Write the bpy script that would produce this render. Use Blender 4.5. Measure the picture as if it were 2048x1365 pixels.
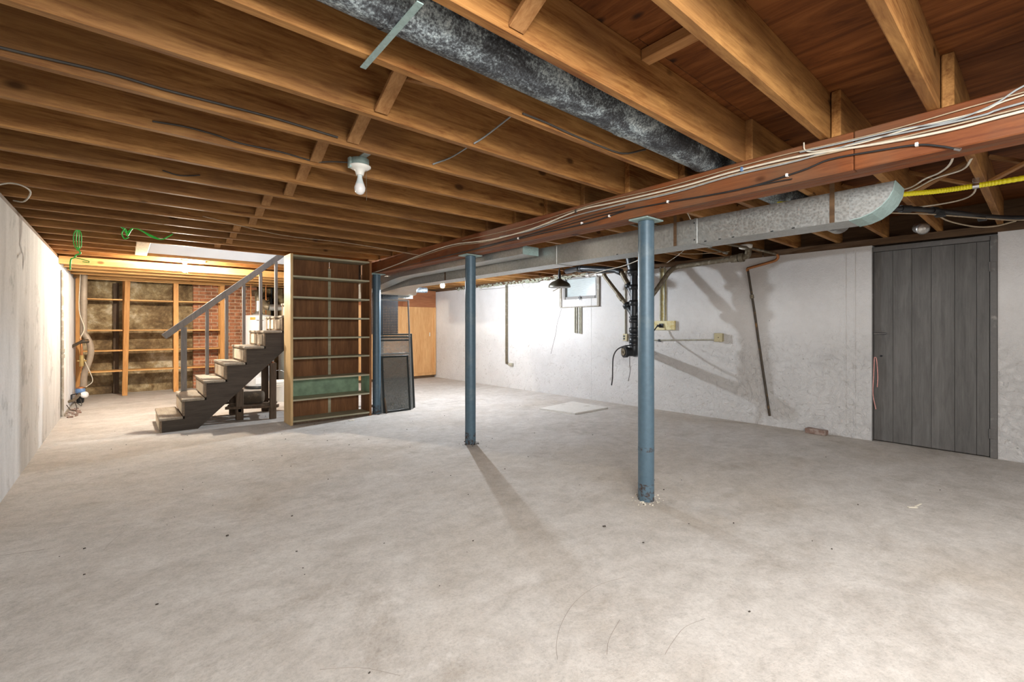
import bpy, bmesh, math, random
from mathutils import Vector, Matrix
random.seed(7)
for o in list(bpy.data.objects): bpy.data.objects.remove(o)
SC = bpy.context.scene
COL = SC.collection

# ------------------------------------------------------------------ camera
cd = bpy.data.cameras.new('camera'); cam = bpy.data.objects.new('camera', cd); COL.objects.link(cam)
cd.lens = 16.0; cd.sensor_width = 36.0; cd.sensor_fit = 'HORIZONTAL'; cd.shift_y = -26/2048; cd.clip_start = .02
cam.location = (0, 0, 1.2); cam.rotation_euler = (math.radians(90), 0, math.radians(-40.4))
SC.camera = cam
# ------------------------------------------------------------------ world, exposure, large lights
W = bpy.data.worlds.new('world'); SC.world = W; W.use_nodes = True
W.node_tree.nodes['Background'].inputs[0].default_value = (.75, .83, 1, 1)
W.node_tree.nodes['Background'].inputs[1].default_value = .6
vs = SC.view_settings
vs.view_transform = 'Standard'; vs.look = 'None'; vs.gamma = 1; vs.exposure = 0.62; vs.use_curve_mapping = False
EM_A, EM_B = 3900, 4000          # radiance of the two burning bulbs
def area(name, loc, target, sx, sy, power, color):
    l = bpy.data.lights.new(name, 'AREA'); l.shape = 'RECTANGLE'; l.size = sx; l.size_y = sy; l.energy = power; l.color = color
    o = bpy.data.objects.new(name, l); COL.objects.link(o); o.location = loc
    o.rotation_euler = (Vector(target)-Vector(loc)).to_track_quat('-Z', 'Y').to_euler()
    return o
area('fill_light', (.6, -2.1, 1.32), (1.8, 2, 1.5), .7, .6, 15, (1, .95, .88))  # added soft fill behind the camera, fixture unseen; lights the joist faces
area('fill_light_forward', (.35, -.55, 2.02), (3.4, 2.6, .45), 1.0, .5, 72, (1, .97, .93))  # added fill, no actual lamp; lifts the middle floor and right wall
area('fill_light_overhead', (1.9, -1.7, 2.05), (1.9, -1.2, 0), 3.2, 2.0, 84, (1, .97, .93))  # added fill out of view, brightens the floor for bounce onto the joists
area('stairwell_daylight', (1.4, 7.05, 3.55), (1.4, 7.05, 0), 1.6, .9, 13, (.72, .86, 1))

# ------------------------------------------------------------------ mesh builder
class MB:
    def __init__(s): s.v = []; s.f = []; s.sm = []
    def add(s, vs_, fs, smooth=False):
        n = len(s.v); s.v += [tuple(p) for p in vs_]
        for f in fs: s.f.append([i+n for i in f]); s.sm.append(smooth)
        return s
    def hexa(s, p):                      # eight corners: bottom ring 0-3, top ring 4-7
        return s.add(p, [(3,2,1,0),(4,5,6,7),(0,1,5,4),(1,2,6,5),(2,3,7,6),(3,0,4,7)])
    def box(s, x0, x1, y0, y1, z0, z1):
        return s.hexa([(x0,y0,z0),(x1,y0,z0),(x1,y1,z0),(x0,y1,z0),(x0,y0,z1),(x1,y0,z1),(x1,y1,z1),(x0,y1,z1)])
    def cbox(s, x0, x1, y0, y1, z0, z1, c=.003):   # chamfered box
        return s.cobox(((x0+x1)/2,(y0+y1)/2,(z0+z1)/2), (1,0,0),(0,1,0),(0,0,1), x1-x0, y1-y0, z1-z0, c)
    def cobox(s, ctr, ax, ay, az, lx, ly, lz, c=.003):
        C = Vector(ctr); A = [Vector(ax).normalized(), Vector(ay).normalized(), Vector(az).normalized()]; H = [lx/2, ly/2, lz/2]
        c = min(c, min(H)*.9)
        vs_ = []; idx = {}
        for sx in (-1,1):
            for sy in (-1,1):
                for sz in (-1,1):
                    for k in range(3):
                        h = [H[i]-(0 if i == k else c) for i in range(3)]
                        sg = (sx,sy,sz)
                        idx[(sx,sy,sz,k)] = len(vs_)
                        vs_.append(C+sum((A[i]*sg[i]*h[i] for i in range(3)), Vector()))
        fs = []
        for k in range(3):
            a, b = [i for i in range(3) if i != k]
            for sg in (-1,1):
                q = []
                for (ua, ub) in ((-1,-1),(1,-1),(1,1),(-1,1)):
                    t = [0,0,0]; t[k] = sg; t[a] = ua; t[b] = ub; q.append(idx[(*t,k)])
                fs.append(q)
            for ua in (-1,1):
                for ub in (-1,1):
                    t0=[0,0,0]; t1=[0,0,0]; t0[k]=-1; t1[k]=1
                    for t in (t0,t1): t[a]=ua; t[b]=ub
                    fs.append([idx[(*t0,a)], idx[(*t1,a)], idx[(*t1,b)], idx[(*t0,b)]])
        for sx in (-1,1):
            for sy in (-1,1):
                for sz in (-1,1): fs.append([idx[(sx,sy,sz,k)] for k in range(3)])
        out = []
        for f in fs:                    # outward winding
            p = [vs_[i] for i in f]; n = (p[1]-p[0]).cross(p[2]-p[0]); m = sum(p, Vector())/len(p)-C
            out.append(f if n.dot(m) > 0 else f[::-1])
        return s.add(vs_, out)
    def beam(s, a, b, w, t, up=(0,0,1), c=.003):   # board from a to b, w wide across, t thick along up
        a = Vector(a); b = Vector(b); d = (b-a).normalized(); u = Vector(up); u = (u-d*u.dot(d)).normalized(); sd = d.cross(u)
        return s.cobox((a+b)/2, d, sd, u, (b-a).length, w, t, c)
    def tube(s, pts, r, n=8, caps=True, smooth=True):
        P = [Vector(p) for p in pts]; R = r if isinstance(r, (list, tuple)) else [r]*len(P)
        T = [((P[min(i+1,len(P)-1)]-P[max(i-1,0)])).normalized() for i in range(len(P))]
        ref = Vector((0,0,1)) if abs(T[0].z) < .9 else Vector((1,0,0))
        N = (ref-T[0]*ref.dot(T[0])).normalized(); rings = []
        for i, p in enumerate(P):
            N = (N-T[i]*N.dot(T[i])).normalized(); B = T[i].cross(N)
            rings.append([p+(N*math.cos(2*math.pi*k/n)+B*math.sin(2*math.pi*k/n))*R[i] for k in range(n)])
        vs_ = [q for rg in rings for q in rg]; fs = []
        for i in range(len(P)-1):
            for k in range(n):
                k2 = (k+1) % n; fs.append((i*n+k, i*n+k2, (i+1)*n+k2, (i+1)*n+k))
        s.add(vs_, fs, smooth)
        if caps:
            s.add(rings[0], [tuple(range(n))[::-1]]); s.add(rings[-1], [tuple(range(n))])
        return s
    def lathe(s, prof, ctr, axis=(0,0,1), n=16, smooth=True):   # profile [(radius, height)]
        ax = Vector(axis).normalized(); ref = Vector((1,0,0)) if abs(ax.x) < .9 else Vector((0,1,0))
        u = (ref-ax*ref.dot(ax)).normalized(); w = ax.cross(u); C = Vector(ctr); vs_ = []; fs = []
        for (r, hh) in prof:
            for k in range(n):
                a = 2*math.pi*k/n; vs_.append(C+ax*hh+(u*math.cos(a)+w*math.sin(a))*max(r, 1e-4))
        for i in range(len(prof)-1):
            for k in range(n):
                k2 = (k+1) % n; fs.append((i*n+k, i*n+k2, (i+1)*n+k2, (i+1)*n+k))
        s.add(vs_, fs, smooth)
        if prof[0][0] > .002: s.add(vs_[:n], [tuple(range(n))[::-1]])
        if prof[-1][0] > .002: s.add(vs_[-n:], [tuple(range(n))])
        return s
    def prism(s, poly, axis, a, b):      # polygon in the plane across the axis, extruded from a to b
        def P(p, t):
            return {'x': (t, p[0], p[1]), 'y': (p[0], t, p[1]), 'z': (p[0], p[1], t)}[axis]
        n = len(poly); vs_ = [P(p, a) for p in poly]+[P(p, b) for p in poly]
        fs = [tuple(range(n)), tuple(range(2*n-1, n-1, -1))]+[(i, i+n, (i+1) % n+n, (i+1) % n) for i in range(n)]
        return s.add(vs_, fs)
def smoothpts(pts, m=5):
    P = [Vector(p) for p in pts]; P = [P[0]*2-P[1]]+P+[P[-1]*2-P[-2]]; out = []
    for i in range(1, len(P)-2):
        for j in range(m):
            t = j/m; p0, p1, p2, p3 = P[i-1:i+3]
            out.append(.5*((2*p1)+(-p0+p2)*t+(2*p0-5*p1+4*p2-p3)*t*t+(-p0+3*p1-3*p2+p3)*t**3))
    out.append(P[-2]); return out
def wpos(o):
    p = Vector(o.location)
    while o.parent: o = o.parent; p += Vector(o.location)
    return p
def obj(name, mb, mat, parent=None, fix=True):
    me = bpy.data.meshes.new(name)
    if parent is not None: org = wpos(parent); loc = Vector((0,0,0))
    else:
        xs = [p[0] for p in mb.v]; ys = [p[1] for p in mb.v]; zs = [p[2] for p in mb.v]
        org = Vector(((min(xs)+max(xs))/2, (min(ys)+max(ys))/2, min(zs))); loc = org
    me.from_pydata([Vector(p)-org for p in mb.v], [], mb.f)
    me.polygons.foreach_set('use_smooth', mb.sm); me.update()
    if fix:
        bm = bmesh.new(); bm.from_mesh(me); bmesh.ops.recalc_face_normals(bm, faces=bm.faces); bm.to_mesh(me); bm.free()
    for m in (mat if isinstance(mat, (list, tuple)) else [mat]): me.materials.append(m)
    o = bpy.data.objects.new(name, me); COL.objects.link(o); o.location = loc
    if parent is not None: o.parent = parent
    return o
def tag(o, label, cat, group=None):
    o['label'] = label; o['category'] = cat
    if group: o['group'] = group
    return o
def thing(name, label, cat, loc=(0,0,0), group=None):
    o = bpy.data.objects.new(name, None); o.empty_display_size = .1; COL.objects.link(o); o.location = loc
    return tag(o, label, cat, group)
def struct(name, mb, mat, parent=None):
    o = obj(name, mb, mat, parent); 
    if parent is None: o['kind'] = 'structure'
    return o
def estruct(name, loc=(0,0,0)):
    o = bpy.data.objects.new(name, None); COL.objects.link(o); o.location = loc; o['kind'] = 'structure'; return o
def share(src, name, parent, loc):       # another copy of a piece, same mesh data
    o = bpy.data.objects.new(name, src.data); COL.objects.link(o); o.parent = parent; o.location = loc; return o

# ------------------------------------------------------------------ materials
class NT:
    def __init__(s, name):
        s.m = bpy.data.materials.new(name); s.m.use_nodes = True; s.t = s.m.node_tree; s.t.nodes.clear()
        s.out = s.n('ShaderNodeOutputMaterial'); s.b = s.n('ShaderNodeBsdfPrincipled'); s.l(s.b.outputs[0], s.out.inputs[0])
    def n(s, t, **k):
        x = s.t.nodes.new(t)
        for a, v in k.items(): setattr(x, a, v)
        return x
    def l(s, a, b): s.t.links.new(a, b)
    def coord(s, scale=(1,1,1), rnd=False, rot=(0,0,0)):
        tc = s.n('ShaderNodeTexCoord'); mp = s.n('ShaderNodeMapping'); mp.inputs['Scale'].default_value = scale; mp.inputs['Rotation'].default_value = rot
        if rnd:
            oi = s.n('ShaderNodeObjectInfo'); mu = s.n('ShaderNodeMath', operation='MULTIPLY'); s.l(oi.outputs['Random'], mu.inputs[0]); mu.inputs[1].default_value = 37.7
            va = s.n('ShaderNodeVectorMath', operation='ADD'); s.l(tc.outputs['Object'], va.inputs[0]); s.l(mu.outputs[0], va.inputs[1]); s.l(va.outputs[0], mp.inputs['Vector'])
        else: s.l(tc.outputs['Object'], mp.inputs['Vector'])
        return mp.outputs[0]
    def noise(s, vec, scale, detail=5, rough=.6, dist=0):
        x = s.n('ShaderNodeTexNoise'); s.l(vec, x.inputs['Vector']); x.inputs['Scale'].default_value = scale; x.inputs['Detail'].default_value = detail
        x.inputs['Roughness'].default_value = rough; x.inputs['Distortion'].default_value = dist; return x.outputs['Fac']
    def ramp(s, fac, stops, mode='LINEAR'):
        r = s.n('ShaderNodeValToRGB'); r.color_ramp.interpolation = mode; e = r.color_ramp.elements
        while len(e) < len(stops): e.new(.5)
        for i, (p, c) in enumerate(stops):
            e[i].position = p; e[i].color = (*c, 1) if isinstance(c, (tuple, list)) else (c, c, c, 1)
        s.l(fac, r.inputs[0]); return r.outputs[0]
    def mix(s, fac, a, b, mode='MIX'):
        x = s.n('ShaderNodeMix', data_type='RGBA', blend_type=mode)
        for i, v in ((0, fac), (6, a), (7, b)):
            if isinstance(v, (int, float)): x.inputs[i].default_value = v
            elif isinstance(v, tuple): x.inputs[i].default_value = (*v, 1)
            else: s.l(v, x.inputs[i])
        return x.outputs[2]
    def math(s, op, a, b=None, clamp=False):
        x = s.n('ShaderNodeMath', operation=op, use_clamp=clamp)
        for i, v in ((0, a), (1, b)):
            if v is None: continue
            if isinstance(v, (int, float)): x.inputs[i].default_value = v
            else: s.l(v, x.inputs[i])
        return x.outputs[0]
    def bump(s, hgt, strength=.3, dist=.01):
        x = s.n('ShaderNodeBump'); x.inputs['Strength'].default_value = strength; x.inputs['Distance'].default_value = dist
        s.l(hgt, x.inputs['Height']); s.l(x.outputs[0], s.b.inputs['Normal'])
    def set(s, col=None, rough=.6, metal=0, spec=None):
        if col is not None:
            if isinstance(col, tuple): s.b.inputs['Base Color'].default_value = (*col, 1)
            else: s.l(col, s.b.inputs['Base Color'])
        if isinstance(rough, (int, float)): s.b.inputs['Roughness'].default_value = rough
        else: s.l(rough, s.b.inputs['Roughness'])
        s.b.inputs['Metallic'].default_value = metal
        if spec is not None: s.b.inputs['Specular IOR Level'].default_value = spec
        return s.m
    def randval(s, lo, hi):
        oi = s.n('ShaderNodeObjectInfo'); return s.math('ADD', s.math('MULTIPLY', oi.outputs['Random'], hi-lo), lo)

def wood(name, dark, light, axis='x', rough=.65, knots=True, var=.25, stain=None, fine=1.0, spec=.25):
    k = NT(name); st = {'x': (.12,1,1), 'y': (1,.12,1), 'z': (1,1,.12)}[axis]
    v = k.coord(tuple(a*fine for a in st), True); g = k.noise(v, 30, 7, .72, .6); g2 = k.noise(v, 5, 3, .5, 1.2)
    f = k.math('ADD', k.math('MULTIPLY', g, .62), k.math('MULTIPLY', g2, .38))
    fl_ = {'x': (.02,1,1), 'y': (1,.02,1), 'z': (1,1,.02)}[axis]; g3 = k.noise(k.coord(fl_, True), 95, 3, .6, .2)
    f = k.math('ADD', k.math('MULTIPLY', f, .8), k.math('MULTIPLY', g3, .2))
    mid = tuple((a+b)/2 for a, b in zip(dark, light))
    c = k.ramp(f, [(.38, dark), (.5, mid), (.61, light)])
    if stain:
        sn = k.ramp(k.noise(k.coord((1,1,1), True), 1.7, 4, .6), [(.45, 0.0), (.68, 1.0)]); c = k.mix(k.math('MULTIPLY', sn, .6), c, stain)
    if knots:
        vo = k.n('ShaderNodeTexVoronoi'); sc = {'x': (.55,.04,1), 'y': (.04,.55,1), 'z': (.04,1,.55)}[axis]
        k.l(k.coord(sc, True), vo.inputs['Vector']); vo.inputs['Scale'].default_value = 4.6
        kn = k.ramp(vo.outputs['Distance'], [(.07, 1.0), (.12, 0.0)]); c = k.mix(k.math('MULTIPLY', kn, .8), c, tuple(a*.28 for a in dark))
    r = k.randval(1-var, 1+var*.6); sc = k.n('ShaderNodeVectorMath', operation='SCALE'); k.l(c, sc.inputs[0]); k.l(r, sc.inputs['Scale'])
    k.bump(f, .12, .004); return k.set(sc.outputs[0], rough, 0, spec)
def plain(name, col, rough=.5, metal=0, noisy=.2, scale=12, spec=None, bump=0):
    k = NT(name); f = k.noise(k.coord((1,1,1), True), scale, 4, .6)
    c = k.ramp(f, [(.3, tuple(a*(1-noisy) for a in col)), (.7, tuple(min(1, a*(1+noisy)) for a in col))])
    if bump: k.bump(f, bump, .004)
    return k.set(c, rough, metal, spec)
def worn(name, col, wear, amount=.55, rough=.6, metal=0, scale=8, bump=.1):
    k = NT(name); f = k.noise(k.coord((1,1,1), True), scale, 6, .68)
    m = k.ramp(f, [(amount, 0.0), (amount+.12, 1.0)]); c = k.mix(m, col, wear)
    g = k.noise(k.coord((1,1,1), True), scale*7, 3, .6); c = k.mix(.35, c, k.ramp(g, [(.3, .6), (.7, 1.0)]), 'MULTIPLY')
    k.bump(g, bump, .003); return k.set(c, rough, metal)
def glow(name, col, strength):
    k = NT(name); k.set((.9,.9,.9), .4); k.b.inputs['Emission Color'].default_value = (*col, 1); k.b.inputs['Emission Strength'].default_value = strength; return k.m

def m_floor():
    k = NT('concrete_floor'); v = k.coord()
    big = k.noise(v, .5, 5, .6, .5); mid = k.noise(k.coord((1,1.5,1), rot=(0,0,.5)), 3.0, 9, .72, .5); mot = k.noise(v, 13, 8, .74, .3); fine = k.noise(v, 90, 4, .75)
    c = k.ramp(mid, [(.32, (.45,.42,.385)), (.47, (.515,.487,.455)), (.62, (.585,.56,.53))])
    tan = k.ramp(big, [(.46, 0.0), (.66, 1.0)]); c = k.mix(k.math('MULTIPLY', tan, .45), c, (.43,.36,.28))
    st = k.ramp(k.noise(v, 1.25, 8, .76, .6), [(.56, 0.0), (.70, 1.0)]); c = k.mix(k.math('MULTIPLY', st, .46), c, (.27,.225,.175))
    pale = k.ramp(k.noise(k.coord((1,1,1), rot=(0,0,1.9)), 2.1, 8, .75, .4), [(.57, 0.0), (.66, 1.0)]); c = k.mix(k.math('MULTIPLY', pale, .2), c, (.72,.70,.67))
    c = k.mix(.6, c, k.ramp(mot, [(.30, .72), (.58, 1.0)]), 'MULTIPLY'); c = k.mix(.6, c, k.ramp(fine, [(.28, .62), (.55, 1.0)]), 'MULTIPLY')
    # faint trowel scratches
    nn = k.n('ShaderNodeTexNoise'); k.l(v, nn.inputs['Vector']); nn.inputs['Scale'].default_value = .8
    ms = k.n('ShaderNodeVectorMath', operation='SCALE'); k.l(nn.outputs['Color'], ms.inputs[0]); ms.inputs['Scale'].default_value = 1.1
    dv = k.n('ShaderNodeVectorMath', operation='ADD'); k.l(v, dv.inputs[0]); k.l(ms.outputs[0], dv.inputs[1])
    mp = k.n('ShaderNodeMapping'); mp.inputs['Scale'].default_value = (4, 95, 1); mp.inputs['Rotation'].default_value = (0,0,.6); k.l(dv.outputs[0], mp.inputs['Vector'])
    scr = k.noise(mp.outputs[0], 1, 3, .6); swm = k.ramp(k.noise(v, 1.6, 3), [(.48, 0.0), (.62, 1.0)])
    hg = k.math('ADD', k.math('MULTIPLY', fine, .5), k.math('ADD', k.math('MULTIPLY', mot, 1.0), k.math('MULTIPLY', k.math('MULTIPLY', scr, swm), .35)))
    k.bump(hg, .45, .010); return k.set(c, .82, 0, .25)
def m_wall_left():
    k = NT('concrete_wall_left'); v = k.coord((1,1,.18))
    s1 = k.noise(v, 6, 6, .65, .3); bl = k.noise(k.coord(), 2.6, 6, .7); fine = k.noise(k.coord(), 45, 4, .7)
    c = k.ramp(s1, [(.3, (.44,.435,.43)), (.5, (.53,.525,.52)), (.7, (.60,.595,.59))])
    st = k.ramp(bl, [(.56, 0.0), (.63, 1.0)]); c = k.mix(k.math('MULTIPLY', st, .36), c, (.16,.155,.15))
    vl = k.noise(k.coord((1,14,.12)), 1.6, 3, .6); ln = k.ramp(vl, [(.30, 1.0), (.335, 0.0)]); c = k.mix(k.math('MULTIPLY', ln, .5), c, (.2,.19,.18))
    c = k.mix(.4, c, k.ramp(fine, [(.3, .75), (.6, 1.0)]), 'MULTIPLY')
    k.bump(k.math('ADD', fine, k.math('MULTIPLY', bl, 2.0)), .3, .01); return k.set(c, .85, 0, .2)
def m_wall_right():
    k = NT('white_painted_parging'); v = k.coord()
    geo = k.n('ShaderNodeNewGeometry'); sx = k.n('ShaderNodeSeparateXYZ'); k.l(geo.outputs['Position'], sx.inputs[0])
    low = k.ramp(k.math('ADD', k.math('MULTIPLY', sx.outputs['Z'], .5), k.math('MULTIPLY', k.noise(v, .8, 3), .35)), [(.58, 1.0), (.80, .18)])
    lump = k.noise(v, 17, 6, .66, 1.1); fine = k.noise(v, 60, 4, .7); big = k.noise(v, 1.2, 8, .72)
    c = k.ramp(big, [(.3, (.57,.56,.55)), (.55, (.65,.642,.637)), (.75, (.70,.696,.692))])
    dirt = k.ramp(lump, [(.34, 1.0), (.42, 0.0)]); c = k.mix(k.math('MULTIPLY', k.math('MULTIPLY', dirt, low), .42), c, (.30,.27,.24))
    sp = k.n('ShaderNodeTexVoronoi'); k.l(v, sp.inputs['Vector']); sp.inputs['Scale'].default_value = 4.2
    dots = k.ramp(sp.outputs['Distance'], [(.022, 1.0), (.04, 0.0)]); c = k.mix(k.math('MULTIPLY', dots, .55), c, (.16,.15,.13))
    h = k.math('ADD', k.math('MULTIPLY', k.math('MULTIPLY', lump, low), 2.2), k.math('MULTIPLY', fine, .35)); k.bump(h, .8, .02)
    return k.set(c, .7, 0, .3)
def m_wall_back():
    k = NT('stained_concrete_back'); v = k.coord(); a = k.noise(v, 2.6, 10, .74, .25); b = k.noise(v, 14, 8, .75, .1); sc = k.noise(v, 50, 3)
    c = k.ramp(a, [(.34, (.09,.055,.024)), (.46, (.22,.145,.065)), (.56, (.42,.32,.17)), (.64, (.66,.57,.40))])
    c = k.mix(.7, c, k.ramp(b, [(.3, .4), (.66, 1.0)]), 'MULTIPLY'); k.bump(k.math('ADD', b, k.math('MULTIPLY', sc, .3)), .5, .015); return k.set(c, .8)
def m_galv(name, base=(.52,.55,.55), dust=(.36,.32,.26), amt=.3, rough=.33, metal=.85):
    k = NT(name); vo = k.n('ShaderNodeTexVoronoi'); k.l(k.coord((1,1,1), True), vo.inputs['Vector']); vo.inputs['Scale'].default_value = 70
    c = k.mix(.35, base, k.ramp(vo.outputs['Color'], [(.2, .55), (.8, 1.0)]), 'MULTIPLY')
    d = k.ramp(k.noise(k.coord((1,1,1), True), 3, 6, .7), [(.4, 0.0), (.7, 1.0)]); c = k.mix(k.math('MULTIPLY', d, amt), c, dust)
    r = k.math('ADD', k.math('MULTIPLY', vo.outputs['Distance'], .25), rough, True); return k.set(c, r, metal)
def m_dusty_pipe():
    k = NT('dusty_black_pipe'); v = k.coord((.5,1,1)); a = k.noise(v, 7, 7, .7, .6); f = k.noise(k.coord(), 110, 3, .7)
    geo = k.n('ShaderNodeNewGeometry')
    x = k.math('ADD', k.math('MULTIPLY', a, .62), k.math('MULTIPLY', f, .38))
    c = k.ramp(x, [(.43, (.02,.022,.026)), (.50, (.075,.085,.095)), (.56, (.26,.31,.33)), (.64, (.60,.67,.68))]); return k.set(c, .7, .1)
def m_subfloor():
    k = NT('plywood_subfloor'); v = k.coord((1,.14,1), True); g = k.noise(v, 14, 6, .66, 1.2); b = k.noise(k.coord((1,1,1), True), 1.6, 5, .6)
    c = k.ramp(g, [(.36, (.10,.031,.007)), (.5, (.165,.053,.012)), (.64, (.23,.083,.022))]); c = k.mix(.5, c, k.ramp(b, [(.35, .5), (.6, 1.0)]), 'MULTIPLY')
    vo = k.n('ShaderNodeTexVoronoi'); k.l(k.coord((1,.6,1), True), vo.inputs['Vector']); vo.inputs['Scale'].default_value = 5
    kn = k.ramp(vo.outputs['Distance'], [(.06, 1.0), (.12, 0.0)]); c = k.mix(k.math('MULTIPLY', kn, .85), c, (.012,.006,.004)); return k.set(c, .7, 0, .2)
def m_screen(name, col, alpha):
    k = NT(name); tr = k.n('ShaderNodeBsdfTransparent'); mx = k.n('ShaderNodeMixShader')
    f = k.ramp(k.noise(k.coord((1,1,3)), 30, 2, .5, 2.5), [(.3, alpha-.12), (.7, alpha+.12)]); k.set(col, .5, .3)
    k.l(f, mx.inputs[0]); k.l(tr.outputs[0], mx.inputs[1]); k.l(k.b.outputs[0], mx.inputs[2]); k.l(mx.outputs[0], k.out.inputs[0]); return k.m

JOIST = wood('joist_wood', (.145,.048,.010), (.50,.26,.085), 'x', .6, True, .22, stain=(.25,.125,.05))
JOISTY = wood('block_wood', (.25,.11,.035), (.48,.26,.105), 'y', .6, False, .2)
BEAMW = wood('beam_wood', (.12,.03,.010), (.30,.10,.032), 'y', .55, True, .15, stain=(.17,.105,.062))
PINE = wood('orange_pine', (.48,.24,.075), (.72,.43,.17), 'x', .55, True, .15)
PINEZ = wood('orange_pine_upright', (.45,.20,.055), (.64,.34,.12), 'z', .55, False, .12)
PINEC = wood('bookcase_side_wood', (.55,.37,.17), (.74,.55,.30), 'z', .55, False, .05)
BOOKIN = wood('bookcase_stained_wood', (.13,.055,.022), (.27,.125,.05), 'z', .6, False, .08)
BOOKSH = wood('bookcase_shelf_paint', (.32,.30,.20), (.48,.46,.34), 'x', .6, False, .08)
GREENP = plain('pale_green_paint', (.22,.33,.22), .6, 0, .25, 9)
STAIRD = wood('stair_brown_paint', (.042,.032,.024), (.082,.066,.052), 'x', .6, False, .1)
STAIRZ = wood('stair_post_grey_paint', (.15,.145,.145), (.25,.24,.235), 'z', .5, False, .08)
TREAD = wood('worn_tread', (.22,.185,.14), (.42,.365,.29), 'y', .7, False, .1)
RISERP = plain('riser_panel_cream', (.62,.54,.42), .6, 0, .12, 10)
RISER = wood('riser_brown', (.13,.095,.065), (.27,.21,.15), 'y', .6, False, .1)
OLDWOOD = wood('dark_old_wood', (.06,.04,.026), (.15,.105,.07), 'z', .75, False, .2)
REDPLY = wood('red_brown_panel', (.27,.095,.04), (.42,.17,.075), 'x', .5, False, .1)
DOORPLY = wood('plywood_sheet', (.50,.25,.09), (.68,.40,.18), 'z', .45, False, .1)
DARKPLATE = wood('dark_sill_wood', (.07,.04,.022), (.16,.095,.05), 'y', .8, False, .2)
GREYDOOR = wood('grey_painted_plank', (.085,.082,.079), (.15,.145,.14), 'z', .5, False, .08, fine=.8)
GREYFRAME = worn('grey_frame_paint', (.13,.125,.12), (.30,.29,.27), .62, .6)
OSB = plain('chipboard', (.62,.47,.30), .7, 0, .35, 60)
FLOOR = m_floor(); WALLL = m_wall_left(); WALLR = m_wall_right(); WALLB = m_wall_back(); SUB = m_subfloor()
GALV = m_galv('galvanised_duct'); GALVT = m_galv('galvanised_teal', (.40,.55,.54), (.45,.5,.48), .25, .5, .5)
GALVP = m_galv('galvanised_pipe', (.62,.62,.6), (.5,.45,.38), .2, .28, .9)
DUSTP = m_dusty_pipe()
COLM = worn('blue_grey_column_paint', (.085,.145,.195), (.125,.18,.215), .56, .42, .15, 5, .03)
RUSTC = worn('column_foot_rust', (.085,.145,.195), (.05,.03,.022), .47, .6, .1, 30)
IRON = worn('black_cast_iron', (.022,.026,.03), (.07,.075,.075), .6, .38, .3, 14)
OLDPIPE = worn('old_brass_pipe', (.16,.13,.085), (.30,.27,.21), .52, .5, .4, 20)
RUST = worn('rusty_steel_pipe', (.075,.06,.045), (.33,.17,.045), .56, .6, .4, 10)
COPPER = worn('copper_elbow', (.48,.20,.075), (.40,.30,.16), .62, .4, .7, 25)
CONDUIT = plain('painted_conduit', (.36,.35,.28), .5, .2, .2, 20)
YELLOWB = worn('yellow_board_paint', (.66,.60,.34), (.52,.40,.13), .5, .5, 0, 7)
BOXP = worn('beige_metal_box', (.46,.40,.24), (.25,.21,.12), .6, .5, .2, 20)
BLACKR = plain('black_rubber', (.02,.021,.023), .45, 0, .2)
WCABLE = plain('white_cable_jacket', (.62,.57,.47), .5, 0, .12, 30)
GCABLE = plain('grey_cable_jacket', (.30,.33,.34), .45, 0, .15, 30)
TCABLE = plain('tan_cable_jacket', (.40,.32,.22), .6, 0, .2, 30)
DCABLE = plain('dark_cable_jacket', (.05,.043,.036), .6, 0, .25, 30)
YELLOWG = plain('yellow_gas_jacket', (.90,.82,.02), .4, 0, .05, 8)
GREENW = plain('green_wire_jacket', (.05,.62,.08), .45, 0, .2, 30)
SILVER = plain('bright_metal', (.7,.72,.74), .25, 1, .1)
PORC = plain('porcelain', (.74,.74,.69), .25, 0, .06)
BULBW = plain('unlit_bulb_glass', (.80,.80,.80), .2, 0, .03)
BULBC = plain('bulb_collar', (.62,.70,.72), .3, 0, .05)
GLOWA = glow('burning_bulb_cool', (.86,.93,1), EM_A); GLOWB = glow('burning_bulb_warm', (1,.88,.72), EM_B)
WHITEP = plain('white_drywall', (.78,.79,.80), .8, 0, .03, 4)
WHITEB = plain('white_panel_board', (.70,.70,.72), .6, 0, .08, 6)
BRICKM = plain('red_brick', (.36,.15,.075), .85, 0, .5, 9, bump=.4); MORTAR = plain('brick_mortar', (.50,.40,.29), .9, 0, .2, 30)
HEATER = plain('white_heater_enamel', (.70,.73,.76), .3, 0, .04); LORANGE = plain('orange_label', (.75,.33,.06), .6, 0, .2); LWHITE = plain('white_label', (.85,.84,.82), .6, 0, .05); LDARK = plain('dark_label_print', (.06,.05,.06), .6); LYEL = plain('yellow_label', (.75,.72,.25), .6)
BUCKETM = plain('white_plastic_bucket', (.72,.68,.60), .4, 0, .06)
LOGM = worn('dark_bundle', (.085,.062,.04), (.16,.12,.075), .5, .85, 0, 12, .6)
BLACKPB = plain('black_pegboard', (.012,.013,.014), .85, 0, .2, spec=.15)
ALU = plain('grey_aluminium', (.36,.38,.39), .35, .7, .1); DKFRAME = plain('dark_screen_frame', (.022,.028,.028), .4, .3, .2)
MESHA = m_screen('screen_mesh_dark', (.12,.125,.115), .6); MESHB = m_screen('screen_mesh_grey', (.24,.27,.275), .5)
BOARDW = worn('dirty_white_board', (.66,.64,.60), (.45,.42,.36), .6, .6, 0, 4)
REDBR = worn('dusty_brick', (.22,.14,.11), (.34,.27,.235), .45, .9, 0, 12, .4)
LAMPM = plain('bronze_lamp_shade', (.085,.08,.06), .4, .5, .2); LAMPIN = plain('cream_shade_inside', (.55,.52,.36), .5)
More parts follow.
